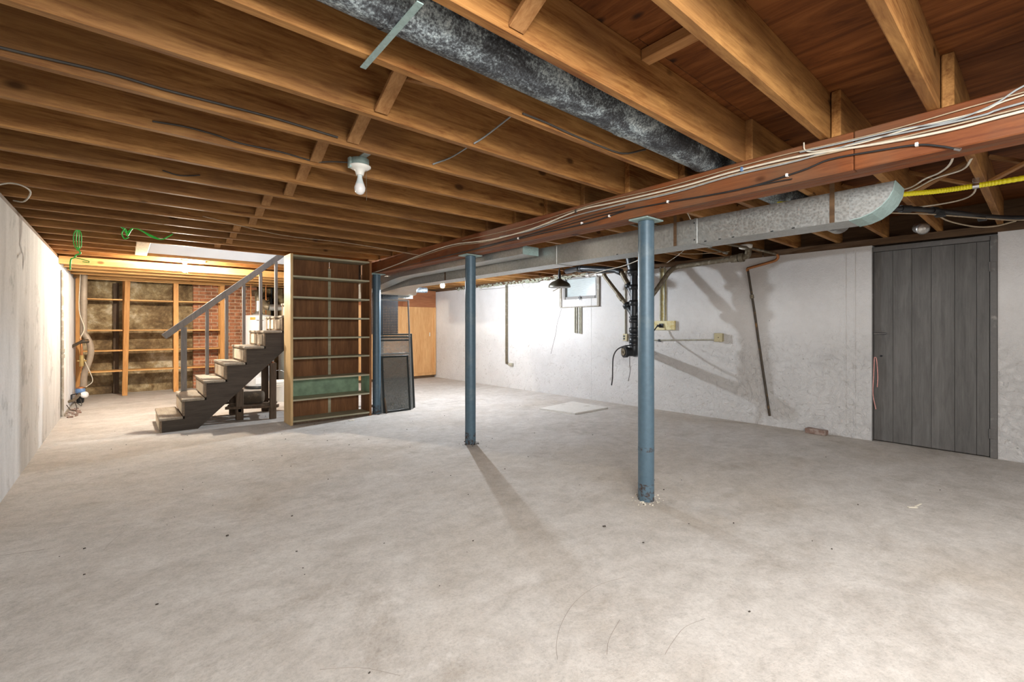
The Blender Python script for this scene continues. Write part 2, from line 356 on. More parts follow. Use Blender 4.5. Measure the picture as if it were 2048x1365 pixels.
PANE = NT('frosted_window_pane'); PANE.set(PANE.ramp(PANE.noise(PANE.coord((1,1,12)), 9, 3, .6), [(.3, (.27,.31,.32)), (.7, (.38,.43,.43))]), .25); PANE.b.inputs['Emission Color'].default_value = (.8,.95,1,1); PANE.b.inputs['Emission Strength'].default_value = .06; PANE = PANE.m  # faint emission stands in for daylight behind the glass
WFRAME = worn('grey_window_frame', (.22,.21,.20), (.36,.35,.33), .55, .6); OLDTRIM = worn('weathered_trim', (.30,.27,.22), (.5,.48,.44), .5, .7)
PINKS = plain('pink_cord', (.62,.30,.27), .8, 0, .2, 50)
BLUEM = plain('blue_meter', (.12,.22,.42), .4); HOSE = plain('grey_pvc', (.30,.24,.18), .5, 0, .15); BRASS = plain('brass', (.50,.36,.14), .35, .8)
INSUL = worn('loose_insulation', (.36,.37,.29), (.16,.20,.11), .55, .95, 0, 20, .6)
DEBM = plain('dark_debris', (.05,.04,.032), .9); CHIPM = plain('pale_chip', (.70,.66,.56), .8)

# ------------------------------------------------------------------ room shell
XL, ZT, ZJ, ZS = -.65, 2.10, 2.145, 2.38
Y0, Y1 = -3.6, 11.1
def XR(y): return 6.09-.03*y
flo = struct('floor', MB().box(XL-.3, 6.6, Y0-.3, Y1+.3, -.15, 0), FLOOR)
SCRM = plain('floor_scratch_mark', (.27,.24,.21), .9)
for q in (((1.192,1.147),(1.246,1.204),(1.344,1.273),(1.501,1.338),(1.676,1.356),(1.834,1.316)), ((1.511,.909),(1.593,.926),(1.711,.94),(1.824,.914)), ((1.349,1.047),(1.42,1.092),(1.551,1.138)),
          ((-.085,3.299),(-.058,3.397),(.001,3.536)), ((-.5,3.575),(-.332,3.517)), ((-.299,3.827),(-.175,3.841),(-.044,4.038)), ((.522,1.654),(.633,1.572),(.724,1.446)), ((2.45,3.0),(2.5,2.85),(2.62,2.72))):
    obj('scratch', MB().tube(smoothpts([(a, b, 0) for a, b in q], 4), .0009, 5), SCRM, flo)
struct('wall_left', MB().box(XL-.25, XL, Y0, Y1+.25, 0, ZT), WALLL)
struct('wall_back', MB().box(XL, 6.3, Y1, Y1+.25, 0, ZT), WALLB)
struct('wall_front', MB().box(XL-.25, 6.6, Y0-.25, Y0, 0, 2.7), WHITEP)
wr = MB()
def wseg(ya, yb, z0, z1, th=.25): wr.hexa([(XR(ya),ya,z0),(XR(ya)+th,ya,z0),(XR(yb)+th,yb,z0),(XR(yb),yb,z0),(XR(ya),ya,z1),(XR(ya)+th,ya,z1),(XR(yb)+th,yb,z1),(XR(yb),yb,z1)])
wseg(Y0, .29, 0, ZT); wseg(1.205, 4.80, 0, ZT); wseg(4.80, 5.56, 0, 1.70); wseg(5.56, Y1, 0, ZT)
wr.box(XR(0)+.12, XR(0)+.3, .2, 1.3, 0, ZT)                      # back of the door recess
wrr = struct('wall_right', wr, WALLR)
for y, w in ((6.468,.005),(4.942,.007),(1.441,.009),(1.356,.007)):
    obj('form_seam', MB().cbox(XR(y)-.0035, XR(y)+.01, y-w, y+w, .02, 1.70 if y in (4.942,) else 2.05, .002), WALLR, wrr)
CRK = plain('crack_shadow_gap', (.12,.11,.10), .9)
obj('crack', MB().tube(smoothpts([(XR(5.6)-.0005,5.60,1.54),(XR(5.65)-.0005,5.645,1.42),(XR(5.7)-.0005,5.70,1.28),(XR(5.75)-.0005,5.735,1.10),(XR(5.8)-.0005,5.80,.90),(XR(5.86)-.0005,5.855,.73)]), .0035, 5), CRK, wrr)
tr = estruct('trim_1', (5.95, 3.8, ZT))
for i in range(5):
    a = Y0+i*2.94; b = a+2.93; m = MB().hexa([(XR(a)-.012,a,ZT-.022),(XR(a)+.2,a,ZT-.022),(XR(b)+.2,b,ZT-.022),(XR(b)-.012,b,ZT-.022),(XR(a)-.012,a,ZJ),(XR(a)+.2,a,ZJ),(XR(b)+.2,b,ZJ),(XR(b)-.012,b,ZJ)])
    obj('sill_plate', m, DARKPLATE, tr)
obj('rim_joist', MB().box(XR(0)+.1, XR(0)+.14, Y0, Y1+.2, ZJ, ZS), DARKPLATE, tr)
tl = estruct('trim_2', (XL-.1, 3.8, ZT))
obj('sill_plate', MB().box(XL-.2, XL-.01, Y0, Y1, ZT, ZJ), DARKPLATE, tl); obj('rim_joist', MB().box(XL-.2, XL-.16, Y0, Y1, ZJ, ZS), DARKPLATE, tl)
obj('sill_plate', MB().box(XL, 6.1, Y1+.02, Y1+.2, ZT, ZJ), DARKPLATE, tl); obj('rim_joist', MB().box(XL, 6.1, Y1+.1, Y1+.14, ZJ, ZS), DARKPLATE, tl)

ceil = estruct('ceiling', (2.6, 3.8, ZJ))
OX0, OX1, OY0, OY1 = .22, 2.62, 6.47, 7.64                        # stair opening
def panel(x0, x1, y0, y1):
    if x1-x0 < .02 or y1-y0 < .02: return
    obj('subfloor_panel', MB().cbox(x0+.0015, x1-.0015, y0+.0015, y1-.0015, ZS, ZS+.018, .002), SUB, ceil)
x = XL-.2; ci = 0
while x < 6.2:
    x2 = min(x+1.22, 6.25); y = Y0-.2-(ci % 2)*1.22
    while y < Y1+.2:
        y2 = min(y+2.44, Y1+.2)
        if x2 <= OX0-.05 or x >= OX1 or y2 <= OY0 or y >= OY1: panel(x, x2, y, y2)
        else:
            panel(x, x2, y, max(y, OY0)); panel(x, x2, min(y2, OY1), y2)
            ya, yb = max(y, OY0), min(y2, OY1); panel(x, max(x, OX0-.1), ya, yb); panel(min(x2, OX1), x2, ya, yb)
        y = y2
    x = x2; ci += 1
def JY(k): return .34+.408*k
def joist(x0, x1, yp, k=0):
    dz = random.uniform(-.003, .003); dy = random.uniform(-.005, .005)
    return obj('joist', MB().cbox(x0, x1, yp-.041+dy, yp+dy, ZJ+dz, ZS, .004), JOIST, ceil)
for k in range(-9, 27):
    yp = JY(k)
    if k in (16, 17): joist(XL-.15, .10, yp)
    else: joist(XL-.15, 2.79, yp)
    joist(2.685, 6.12, yp-.044+random.uniform(-.006, .003))
obj('joist_header', MB().cbox(.10, .22, JY(15)+.006, JY(18)-.047, ZJ, ZS, .003), OSB, ceil)
obj('joist_header', MB().cbox(2.62, 2.66, JY(15)+.006, JY(18)-.047, ZJ, ZS, .003), JOISTY, ceil)
def bridge(k, x, off=0):                                          # crossed wooden bridging in one bay
    ya = JY(k)+.004+off; yb = JY(k+1)-.046+off
    for i, (za, zb) in enumerate(((ZS-.03, ZJ+.02), (ZJ+.02, ZS-.03))):
        xx = x+(.0 if i == 0 else .068)
        obj('bridging_strut', MB().beam((xx, ya, za), (xx, yb, zb), .062, .019, c=.002), JOISTY, ceil)
for k in range(-4, 22):
    if k in (2, 15, 16, 17): continue
    bridge(k, .87+.035*math.sin(k*2.1)+(.06 if k == 1 else 0))
for k in range(-4, 14):
    if k in (2,): continue
    bridge(k, 4.35, -.044)
obj('bridging_strut', MB().cbox(1.66, 1.72, JY(1)+.005, JY(2)-.046, ZS-.05, ZS-.002), JOISTY, ceil)   # seam cleat
# stairwell above
sw = MB(); sw.box(OX0-.1, OX1+.02, OY1-.004, OY1+.02, 2.185, 3.7); sw.box(OX0-.02, OX0, OY0, OY1-.004, ZS+.02, 3.7); sw.box(OX1+.004, OX1+.03, OY0, OY1-.004, ZS+.02, 3.7)
sw.box(OX0-.1, OX1+.1, OY0-.03, OY0-.004, ZS+.02, 3.7); sw.box(OX0-.1, OX1+.1, OY0-.03, OY1+.02, 3.7, 3.73)
struct('wall_stairwell', sw, WHITEP)
# dropped header beam at the back, light lumber
tb = estruct('trim_3', (.6, 8.27, 2.04))
for y_, a in ((8.25, 0), (8.293, .3)):
    obj('beam_board', MB().cbox(XL, 2.63, y_, y_+.041, 2.035, 2.135, .003), PINE, tb)
for y_ in (8.9, 9.4, 9.95, 10.5): obj('beam_board', MB().cbox(XL, 2.63, y_, y_+.04, 2.055, 2.143, .003), PINE, tb)
# panelled partition at the back right
pw = estruct('wall_partition', (4.8, 9.72, 0))
for i in range(3):
    xa = 2.9+i*1.0; xb = min(xa+.996, 5.79); obj('plywood_sheet', MB().cbox(xa, xb, 9.70, 9.712, .10, 1.70, .001), DOORPLY, pw)
    obj('upper_board', MB().cbox(xa, xb, 9.675, 9.712, 1.70, 2.10, .003), REDPLY, pw)
obj('bottom_rail', MB().cbox(2.9, 5.79, 9.67, 9.74, .06, .125, .004), DOORPLY, pw); obj('floor_plate', MB().cbox(2.9, 5.77, 9.70, 9.78, 0, .06, .003), DARKPLATE, pw)
obj('corner_stud', MB().cbox(5.74, 5.79, 9.66, 9.70, .125, 1.70, .003), DOORPLY, pw)
obj('latch', MB().cbox(5.62, 5.64, 9.685, 9.70, 1.0, 1.09, .003), CHIPM, pw)

# ------------------------------------------------------------------ main beam and columns
bt = thing('support_beam', 'long reddish-brown built-up timber beam carrying the joists on steel columns', 'beam', (2.745, 3.6, 1.958))
for i in range(3):
    xa = 2.66+.056*i; y = Y0-i*1.3
    while y < 10.9:
        yb = min(y+4.2, 10.95); ya = max(y, Y0)
        obj('beam_board', MB().cbox(xa, xa+.0555, ya+.001, yb-.001, 1.958+random.uniform(0,.004), ZJ-.001, .005), BEAMW, bt); y = yb
def column(x, y, label, rust, base=True):
    t = thing('steel_column', label, 'column', (x, y, 0), 'steel columns under the beam')
    obj('pipe', MB().tube([(x,y,.12),(x,y,1.94)], .055, 28), COLM, t)
    obj('pipe_foot', MB().tube([(x,y,0),(x,y,.12)], .0552, 28), RUSTC, t)
    obj('cap_plate', MB().cbox(x-.10, x+.10, y-.075, y+.075, 1.946, 1.957, .002), GALVT, t)
    obj('cap_collar', MB().tube([(x,y,1.925),(x,y,1.947)], .047, 20), COLM, t)
    if rust: obj('rust_patch', MB().tube([(x,y,.345),(x,y,.375)], .0556, 28, False), RUSTC, t)
    bm = MB()
    for i in range(46):
        a = random.uniform(0, 6.28); r = .06+abs(random.gauss(0, .03)); s = random.uniform(.0015, .006)
        px, py = x+r*math.cos(a), y+r*math.sin(a); bm.beam((px-s, py, s*.6), (px+s, py+random.uniform(-s, s), s*.6), s*1.6, s*1.2, c=.001)
    o = obj('concrete_crumbs', bm, CHIPM if x > 2.75 else DEBM, t); o['kind'] = 'stuff'
column(2.775, 1.815, 'blue-grey steel column nearest the camera with a rust ring near its foot', True)
column(2.735, 3.88, 'blue steel column in the middle of the row of three, standing on open floor', False)
column(2.690, 6.09, 'blue steel column beside the right side of the empty bookcase', False)

# ------------------------------------------------------------------ door in the right wall
d1 = estruct('door_1', (XR(.75), .75, 0))
xs = lambda y, o=0: XR(y)+o
eds = [1.195, 1.036, .887, .741, .574, .426, .342]
for a, b in zip(eds[:-1], eds[1:]):
    obj('plank', MB().cbox(xs(.75,.012), xs(.75,.04), b+.0008, a-.0008, .012, 2.005, .0025), GREYDOOR, d1)
obj('door_frame', MB().cbox(xs(.3,-.006), xs(.3,.05), .292, .339, 0, 2.055, .004), GREYFRAME, d1)
obj('door_frame', MB().cbox(xs(.75,-.004), xs(.75,.05), .34, 1.203, 2.008, 2.055, .003), GREYFRAME, d1)
obj('door_frame', MB().cbox(xs(1.2,-.004), xs(1.2,.05), 1.197, 1.206, 0, 2.055, .002), GREYFRAME, d1)
bb = obj('slide_bolt', MB().cbox(xs(.75,.002), xs(.75,.012), 1.09, 1.175, 1.13, 1.15, .002), IRON, d1)
obj('bolt_rod', MB().tube([(xs(.75,-.004),1.085,1.14),(xs(.75,-.004),1.19,1.14)], .006, 8), SILVER, bb)
obj('knob', MB().lathe([(.004,0),(.01,.006),(.008,.014),(0,.016)], (xs(.75,.012),1.13,.905), (-1,0,0), 10), IRON, d1)
for z in (.18, 1.72): obj('hinge', MB().cbox(xs(.3,-.01), xs(.3,-.004), .30, .336, z, z+.09, .002).tube([(xs(.3,-.012),.34,z),(xs(.3,-.012),.34,z+.09)], .006, 8), GREYFRAME, d1)
pc = thing('pink_cord', 'thin pink cord hanging from the latch side of the grey plank door', 'cord', (6.05, 1.18, .5))
obj('strand', MB().tube(smoothpts([(6.056,1.185,.89),(6.053,1.19,.70),(6.053,1.196,.50),(6.054,1.172,.34)]), .0045, 6), PINKS, pc)
obj('strand', MB().tube(smoothpts([(6.056,1.185,.89),(6.053,1.167,.87),(6.053,1.156,.70),(6.053,1.160,.575)]), .0045, 6), PINKS, pc)

# ------------------------------------------------------------------ window in the right wall
w1 = estruct('window_1', (5.95, 5.18, 1.7))
def rb(name, y0, y1, z0, z1, o0, o1, mat, parent):                # block on the right wall: o0..o1 measured from the wall into the room
    xm = XR((y0+y1)/2); return obj(name, MB().cbox(xm-o1, xm-o0, y0, y1, z0, z1, .003), mat, parent)
rb('pane', 4.84, 5.52, 1.735, 2.06, -.035, -.03, PANE, w1)
for a in ((4.81,4.85,1.70,2.09), (5.51,5.55,1.70,2.09)): rb('window_frame', *a, -.06, .006, WFRAME, w1)
rb('window_frame', 4.85, 5.51, 1.70, 1.745, -.06, .006, WFRAME, w1)
rb('window_frame', 4.85, 5.51, 2.05, 2.09, -.06, .006, WFRAME, w1)
cq = rb('catch', 5.13, 5.21, 1.71, 1.725, .006, .02, IRON, w1); rb('catch_lever', 5.15, 5.165, 1.68, 1.75, .02, .032, IRON, cq)
rb('window_backing', 4.81, 5.55, 1.70, 2.09, -.09, -.07, WHITEP, w1)
rb('side_trim', 5.585, 5.635, 1.575, 2.0, 0, .02, OLDTRIM, w1); rb('side_trim', 4.755, 4.80, 1.56, 2.07, 0, .03, OLDTRIM, w1)
rb('bottom_trim', 4.755, 5.635, 1.555, 1.572, 0, .025, OLDTRIM, w1)

# ------------------------------------------------------------------ ducts
dt = thing('main_duct', 'long galvanised rectangular duct with a curved end hanging beside the beam', 'duct', (3.21, 4, 1.805))
DX0, DX1 = 3.10, 3.32
def dseg(ya, yb, zb0=1.805, zb1=1.805): return MB().hexa([(DX0,ya,zb0),(DX1,ya,zb0),(DX1,yb,zb1),(DX0,yb,zb1),(DX0,ya,1.98),(DX1,ya,1.98),(DX1,yb,1.98),(DX0,yb,1.98)])
for a, b in ((.72,1.62), (1.624,3.0), (3.004,4.6), (4.604,5.93)): obj('duct_section', dseg(a, b), GALV, dt)
prof = [(.72,1.98)]+[(.72-.20*math.sin(t*math.pi/12), 1.98-.175*math.cos(t*math.pi/12)) for t in range(0, 7)]
obj('curved_end', MB().prism(prof, 'x', DX0, DX1), GALV, dt)
cv = MB()
for i in range(7):
    t0 = i*math.pi/12 if i < 6 else math.pi/2
rim = [(.72-.203*math.sin(t*math.pi/12), 1.98-.178*math.cos(t*math.pi/12)) for t in range(7)]
rin = [(.72-.199*math.sin(t*math.pi/12), 1.98-.174*math.cos(t*math.pi/12)) for t in range(7)]
obj('end_flange', MB().prism(rim+rin[::-1], 'x', DX0-.004, DX1+.012), GALVT, dt)
for y in (1.622, 3.002, 4.602): obj('seam_cleat', MB().cbox(DX0-.004, DX1+.004, y-.012, y+.012, 1.80, 1.984, .002), GALV, dt)
for y in (.80, 1.78, 4.95): obj('hanger_strap', MB().box(DX0-.004, DX0-.002, y-.012, y+.012, 1.806, ZJ+.02), DARKPLATE, dt)
sc_ = MB()
for y in (1.0, 1.12, 1.36, 1.45, 1.55, 2.3): sc_.box(DX0-.003, DX0, y-.008, y+.008, 1.806, 1.812)
for z in (1.83, 1.95): sc_.lathe([(.006,0),(.003,.004)], (DX0-.004,1.63,z), (-1,0,0), 8)
o = obj('sheet_screws', sc_, IRON, dt); o['kind'] = 'stuff'
n = 10; tb_ = MB()                                                # flared transition at the far end
pts_ = []
for i in range(n+1):
    u = i/n; s = u*u*(3-2*u); y = 5.934+1.1*u; pts_.append((y, DX0-.04*s, DX1+.42*s, 1.805-.06*s))
for i in range(n):
    (ya,a0,a1,za),(yb,b0,b1,zb) = pts_[i], pts_[i+1]
    vs_ = [(a0,ya,za),(a1,ya,za),(b1,yb,zb),(b0,yb,zb),(a0,ya,1.98),(a1,ya,1.98),(b1,yb,1.98),(b0,yb,1.98)]
    fs_ = [(3,2,1,0),(4,5,6,7),(1,2,6,5),(3,0,4,7)]+([(0,1,5,4)] if i == 0 else [])+([(2,3,7,6)] if i == n-1 else [])
    tb_.add(vs_, fs_)
obj('flared_transition', tb_, GALV, dt); obj('plenum', MB().cbox(3.04, 3.76, 7.04, 8.5, 1.70, 1.99, .004), GALV, dt)
obj('round_outlet', MB().tube([(3.76,7.35,1.88),(4.2,7.35,1.89)], .05, 14), DUSTP, dt)
b2 = thing('branch_duct', 'shorter shallow galvanised duct tucked between the beam and the main duct', 'duct', (2.94, 5, 1.9))
obj('duct_section', MB().cbox(2.865, 3.06, 3.21, 5.6, 1.90, 1.978, .002), GALV, b2)
obj('end_cap', MB().cbox(2.862, 3.063, 3.20, 3.212, 1.898, 1.98, .001), GALVT, b2)
pr = [(5.602,1.978)]+[(5.602+1.5*i/8, 1.90-.13*(i/8)**2*(3-2*i/8)) for i in range(9)]+[(7.102,1.978)]
obj('curved_boot', MB().prism(pr, 'x', 2.866, 3.055), GALV, b2)

rd = thing('round_duct', 'dusty black round duct running between two joists above the beam', 'duct', (2.6, 1.335, 2.15))
xs_ = [-.6, .62, 1.85, 2.62, 3.5, 4.4, 5.2]
for a, b in zip(xs_[:-1], xs_[1:]): obj('pipe_section', MB().tube([(a,1.335,2.232),(b+.03,1.335,2.232)], .089, 26), DUSTP, rd)
for a in xs_[1:-1]: obj('joint_band', MB().tube([(a,1.335,2.232),(a+.03,1.335,2.232)], .0925, 26), DUSTP, rd)
cr = MB()
for i in range(6): cr.tube([(5.23+.03*i,1.335,2.228),(5.245+.03*i,1.335,2.226),(5.26+.03*i,1.335,2.224)], [.082,.094,.082], 22, i == 5)
obj('crimped_end', cr, GALVP, rd)
obj('hanger_strap', MB().beam((.655,1.60,2.139),(.649,1.17,2.139), .022, .004, c=.001), GALVT, rd)
o = tag(obj('round_vent_cap', MB().lathe([(.05,0),(.055,.01),(.04,.02),(.012,.03)], (5.62,.745,2.12), (-.8,-.5,-.2), 16).tube([(5.62,.745,2.12),(5.80,.80,2.16)], .045, 14), GALVP), 'small round metal vent cap in the dark joist bay above the grey door', 'vent')

# ------------------------------------------------------------------ lamp holders
def bulb_prof(r): return [(.013,0),(.0135,-.012),(.017,-.03),(r*.8,-.055),(r,-.075),(r*.93,-.092),(r*.68,-.106),(r*.35,-.113),(0,-.115)]
def lampholder(name, label, x, y, zt, bulb, lit=False, chain=True):
    t = thing(name, label, 'light', (x, y, zt-.2))
    obj('junction_box', MB().lathe([(.05,0),(.052,-.004),(.052,-.038),(.0,-.038)], (x,y,zt), (0,0,1), 20), GALVT, t)
    obj('mounting_bar', MB().cbox(x-.02, x+.02, y-.19, y+.19, zt-.001, zt+.006, .001), GALV, t)
    obj('porcelain_holder', MB().lathe([(.054,-.038),(.063,-.042),(.063,-.048),(.045,-.060),(.028,-.067),(.024,-.085),(.021,-.095)], (x,y,zt), (0,0,1), 24), PORC, t)
    if bulb is BULBW:
        p = bulb_prof(.032); obj('bulb_collar', MB().lathe(p[:4], (x,y,zt-.093), (0,0,1), 18), BULBC, t); obj('bulb', MB().lathe(p[3:], (x,y,zt-.093), (0,0,1), 18), bulb, t)
    else: obj('bulb_neck', MB().lathe(bulb_prof(.034)[:3], (x,y,zt-.093), (0,0,1), 12), PORC, t); obj('bulb', MB().lathe(bulb_prof(.034)[2:], (x,y,zt-.093), (0,0,1), 14), bulb, t)
    if chain: obj('pull_chain', MB().tube([(x+.03,y-.02,zt-.06),(x+.032,y-.022,zt-.24)], .0012, 5), OLDPIPE, t)
    return t
f1 = lampholder('ceiling_lampholder', 'unlit white bulb in a porcelain holder under the joists nearest the camera', 1.05, 2.61, 2.19, BULBW)
f1m = obj('box_bracket', MB().cbox(.985, 1.0, 2.60, 2.63, 2.13, 2.19, .002), GALVT, f1)
lampholder('ceiling_lampholder', 'glowing cool white bulb hanging past the middle column near the white wall', 3.85, 6.23, 2.045, GLOWA, True, False)
lampholder('ceiling_lampholder', 'glowing warm bulb hanging behind the foot of the stairs', .652, 7.95, 2.20, GLOWB, True, True)

# ------------------------------------------------------------------ cables
def cable(name, label, pts, r, mat, cat='cable', group=None, n=6, m=5):
    return tag(obj(name, MB().tube(smoothpts(pts, m), r, n), mat), label, cat, group)
BXF = 2.652
Wc = [(BXF, 7.0, 1.962),(BXF,6.05,1.975),(BXF,5.3,2.018),(BXF,4.79,2.057),(BXF,4.09,2.084),(BXF,3.44,2.040),(BXF,2.87,2.045),(BXF,2.33,2.100),(BXF,2.01,2.093),(BXF,1.47,2.083),(BXF,1.17,2.093),(BXF,.82,2.085),(BXF,.49,2.049),(BXF,.26,2.035),(BXF,.06,2.040),(BXF,-.6,2.05)]
cw = thing('beam_cable', 'thick pale grey cable sagging along the whole face of the beam', 'cable', (BXF, 3, 1.95))
obj('cable_run', MB().tube(smoothpts([(BXF-.006,y,z) for _,y,z in Wc], 5), .0062, 7), WCABLE, cw)
obj('cable_clip', MB().cbox(BXF-.016, BXF, 1.105, 1.118, 2.082, 2.105, .002), BLUEM, cw); obj('cable_clip', MB().cbox(BXF-.016, BXF, 2.34, 2.355, 2.086, 2.112, .002), DCABLE, cw)
cable('beam_cable', 'grey cable second from the top on the near end of the beam', [(BXF-.004,y,z) for y,z in ((3.285,2.046),(2.875,2.035),(2.363,2.067),(1.943,2.066),(1.523,2.058),(1.18,2.072),(.824,2.066),(.573,2.082),(.401,2.072),(.176,2.063),(.057,2.073),(-.6,2.08))], .0045, GCABLE)
cable('beam_cable', 'thin dark grey cable curving up over the beam edge at its near end', [(BXF-.005,y,z) for y,z in ((.824,2.106),(.612,2.096),(.41,2.089),(.264,2.072),(.141,2.093),(.057,2.137),(-.1,2.17))], .004, GCABLE)
cable('beam_cable', 'thin cream cable dropping over the top of the beam and running toward the camera', [(BXF-.004,y,z) for y,z in ((.806,2.150),(.80,2.11),(.753,2.09),(.573,2.074),(.401,2.083),(.176,2.080),(.057,2.102),(-.5,2.12))], .0035, WCABLE)
cable('beam_cable', 'tan cable close under the pale cable along the middle of the beam', [(BXF-.004,y,z) for y,z in ((5.0,2.03),(4.09,2.066),(3.44,2.030),(2.6,2.060),(2.0,2.072),(1.5,2.066),(1.1,2.078),(.7,2.064),(.3,2.052),(-.4,2.06))], .004, TCABLE)
cable('beam_cable', 'brown wire just below the top edge of the beam between the columns', [(BXF-.003,y,z) for y,z in ((3.9,2.10),(3.0,2.085),(2.2,2.118),(1.6,2.106),(1.0,2.116),(.5,2.10),(.2,2.11),(-.3,2.12))], .003, TCABLE)
cable('beam_cable', 'thin black wire stapled under the coaxial cable between the two nearest columns', [(BXF-.003,y,z) for y,z in ((3.6,1.995),(2.6,2.008),(2.0,2.022),(1.3,1.992),(.95,1.982),(.86,1.978))], .003, BLACKR)
cb = thing('coaxial_cable', 'black coaxial cable along the lower half of the beam ending in a silver connector', 'cable', (BXF, 2, 1.95))
obj('cable_run', MB().tube(smoothpts([(BXF-.004,y,z) for y,z in ((4.67,1.975),(3.6,1.985),(2.875,1.99),(2.214,1.99),(1.901,2.015),(1.593,2.007),(1.124,1.985),(.824,2.008),(.693,2.032),(.498,2.019),(.368,2.004),(.295,1.976),(.25,1.952))]), .0045, 6), BLACKR, cb)
obj('connector', MB().tube([(BXF-.004,.25,1.952),(BXF-.006,.232,1.942)], .007, 10), SILVER, cb)
for y, z in ((2.292,1.998),(2.034,2.004),(1.572,2.009),(.884,2.003),(.37,2.006),(3.025,1.992)): obj('white_clip', MB().cbox(BXF-.014, BXF+.006, y-.006, y+.006, z-.008, z+.008, .002), LWHITE, cb)
cable('beam_cable', 'thin dark wire low on the far half of the beam above the bulb', [(BXF-.003,y,z) for y,z in ((6.6,1.965),(5.03,1.972),(4.137,1.978),(3.285,1.986),(2.363,2.036),(1.9,2.045))], .003, DCABLE)
# cables stapled to joists and loose bits
cable('joist_cable', 'long dark cable stapled to the joist face at the upper left', [(-.64,2.331,2.165),(-.327,2.331,2.165),(-.057,2.331,2.178),(.109,2.331,2.173),(.28,2.331,2.175),(.534,2.331,2.178),(.823,2.331,2.168)], .0055, DCABLE)
cable('joist_cable', 'dark cable running to the unlit bulb along a joist face', [(.10,2.739,2.178),(.225,2.739,2.188),(.35,2.739,2.183),(.46,2.739,2.169),(.652,2.739,2.172),(.83,2.739,2.163),(.93,2.69,2.17),(1.0,2.63,2.165)], .0045, DCABLE)
cable('joist_cable', 'short curved dark cable end on a joist beyond the unlit bulb', [(.179,3.555,2.178),(.267,3.555,2.166),(.372,3.555,2.19)], .004, DCABLE)
cable('joist_cable', 'dark cable drooping along the joist under the round duct', [(1.353,1.515,2.158),(1.493,1.515,2.160),(1.665,1.515,2.154),(1.897,1.513,2.152),(2.092,1.51,2.162),(2.258,1.48,2.217)], .005, DCABLE)
cable('joist_cable', 'short grey cable stub crossing a joist bay right of the unlit bulb', [(1.38,1.925,2.158),(1.451,1.915,2.215),(1.56,1.80,2.33)], .0045, GCABLE)
cable('joist_cable', 'short grey cable stub one joist further back from its twin', [(1.374,2.33,2.16),(1.494,2.32,2.227),(1.585,2.25,2.30)], .0045, GCABLE)
cable('joist_cable', 'pale loop of cable hanging at the top of the left wall', [(-.63,4.35,2.11),(-.56,4.33,2.135),(-.50,4.3,2.12),(-.47,4.32,2.09),(-.52,4.5,2.06),(-.60,4.75,2.105)], .005, WCABLE)
cable('joist_cable', 'thin wire draped along the joists toward the far beam', [(.5,4.6,2.14),(1.2,5.0,2.138),(1.9,5.0,2.138),(2.655,4.83,2.065)], .003, TCABLE)
g1 = thing('green_wire_bundle', 'bright green wire loops hanging from a joist by the left wall', 'wire', (-.4, 6.6, 1.85))
jy = JY(14)-.02
for i in range(4):
    dx = (i-1.5)*.013
    obj('green_wire', MB().tube(smoothpts([(-.342,jy,2.158),(-.344+dx*1.2,jy,2.11),(-.346+dx*1.4,jy+.01,2.04),(-.342+dx,jy,1.98),(-.342-dx*.6,jy,1.945)]), .0045, 5), GREENW, g1)
obj('green_wire', MB().tube(smoothpts([(-.342,jy,1.96),(-.325,jy,1.92),(-.355,jy,1.90),(-.365,jy,1.875),(-.39,jy+.02,1.86),(-.395,jy,1.81),(-.395,jy,1.755)]), .0065, 6), GREENW, g1)
obj('green_wire', MB().tube(smoothpts([(-.365,jy,1.875),(-.32,jy+.04,1.868),(-.27,jy+.05,1.855),(-.27,jy+.03,1.84),(-.31,jy,1.84)]), .0045, 5), GREENW, g1)
g2 = thing('green_wire_bundle', 'dark green wires looped under the joists left of the stair opening', 'wire', (.1, 5.8, 2.05))
jz = JY(13)-.02
for i in range(3):
    obj('green_wire', MB().tube(smoothpts([(-.03+.02*i,jz,2.152-.01*i),(.02,jz+.06,2.12-.02*i),(.06,jz,2.15),(.12,jz,2.135),(.20,jz+.05,2.09+.008*i),(.28,jz+.1,2.085),(.34,jz+.1,2.125),(.37,jz+.1,2.15)]), .0055, 6), GREENW, g2)
obj('green_wire', MB().tube(smoothpts([(0,jz,2.14),(-.02,jz+.02,2.09),(0,jz+.03,2.045),(.03,jz,2.06)]), .0055, 6), GREENW, g2)
# right side, upper: gas line, black conduit, white cables
yl = thing('gas_line', 'bright yellow corrugated gas line crossing the joists above the grey door', 'pipe', (4.05, .3, 2.1))
yp_ = smoothpts([(3.70,1.30,2.125),(3.90,.85,2.105),(3.997,.605,2.10),(4.071,.454,2.10),(4.097,.294,2.10),(4.102,.088,2.10),(4.10,-.4,2.11)], 24)
obj('corrugated_hose', MB().tube(yp_, [.0175 if i % 2 else .0153 for i in range(len(yp_))], 12, True, False), YELLOWG, yl)
obj('pipe_clamp', MB().tube([(4.0955,.305,2.10),(4.0965,.275,2.10)], .0195, 14), SILVER, yl)
obj('clamp_ear', MB().cbox(4.085, 4.107, .275, .305, 2.115, 2.15, .002), SILVER, yl)
kp = thing('black_conduit', 'black flexible conduit with couplings running below the yellow gas line', 'pipe', (4.9, .4, 2.08))
obj('conduit_run', MB().tube(smoothpts([(4.0,1.25,2.12),(4.456,.718,2.10),(4.639,.601,2.10),(4.887,.488,2.10),(5.331,.298,2.10),(5.591,.12,2.10),(5.9,-.3,2.10)]), .021, 12), BLACKR, kp)
for a, b in (((4.46,.715,2.10),(4.52,.67,2.10)), ((4.70,.57,2.10),(4.74,.55,2.10))): obj('coupling', MB().tube([a, b], .029, 12), BLACKR, kp)
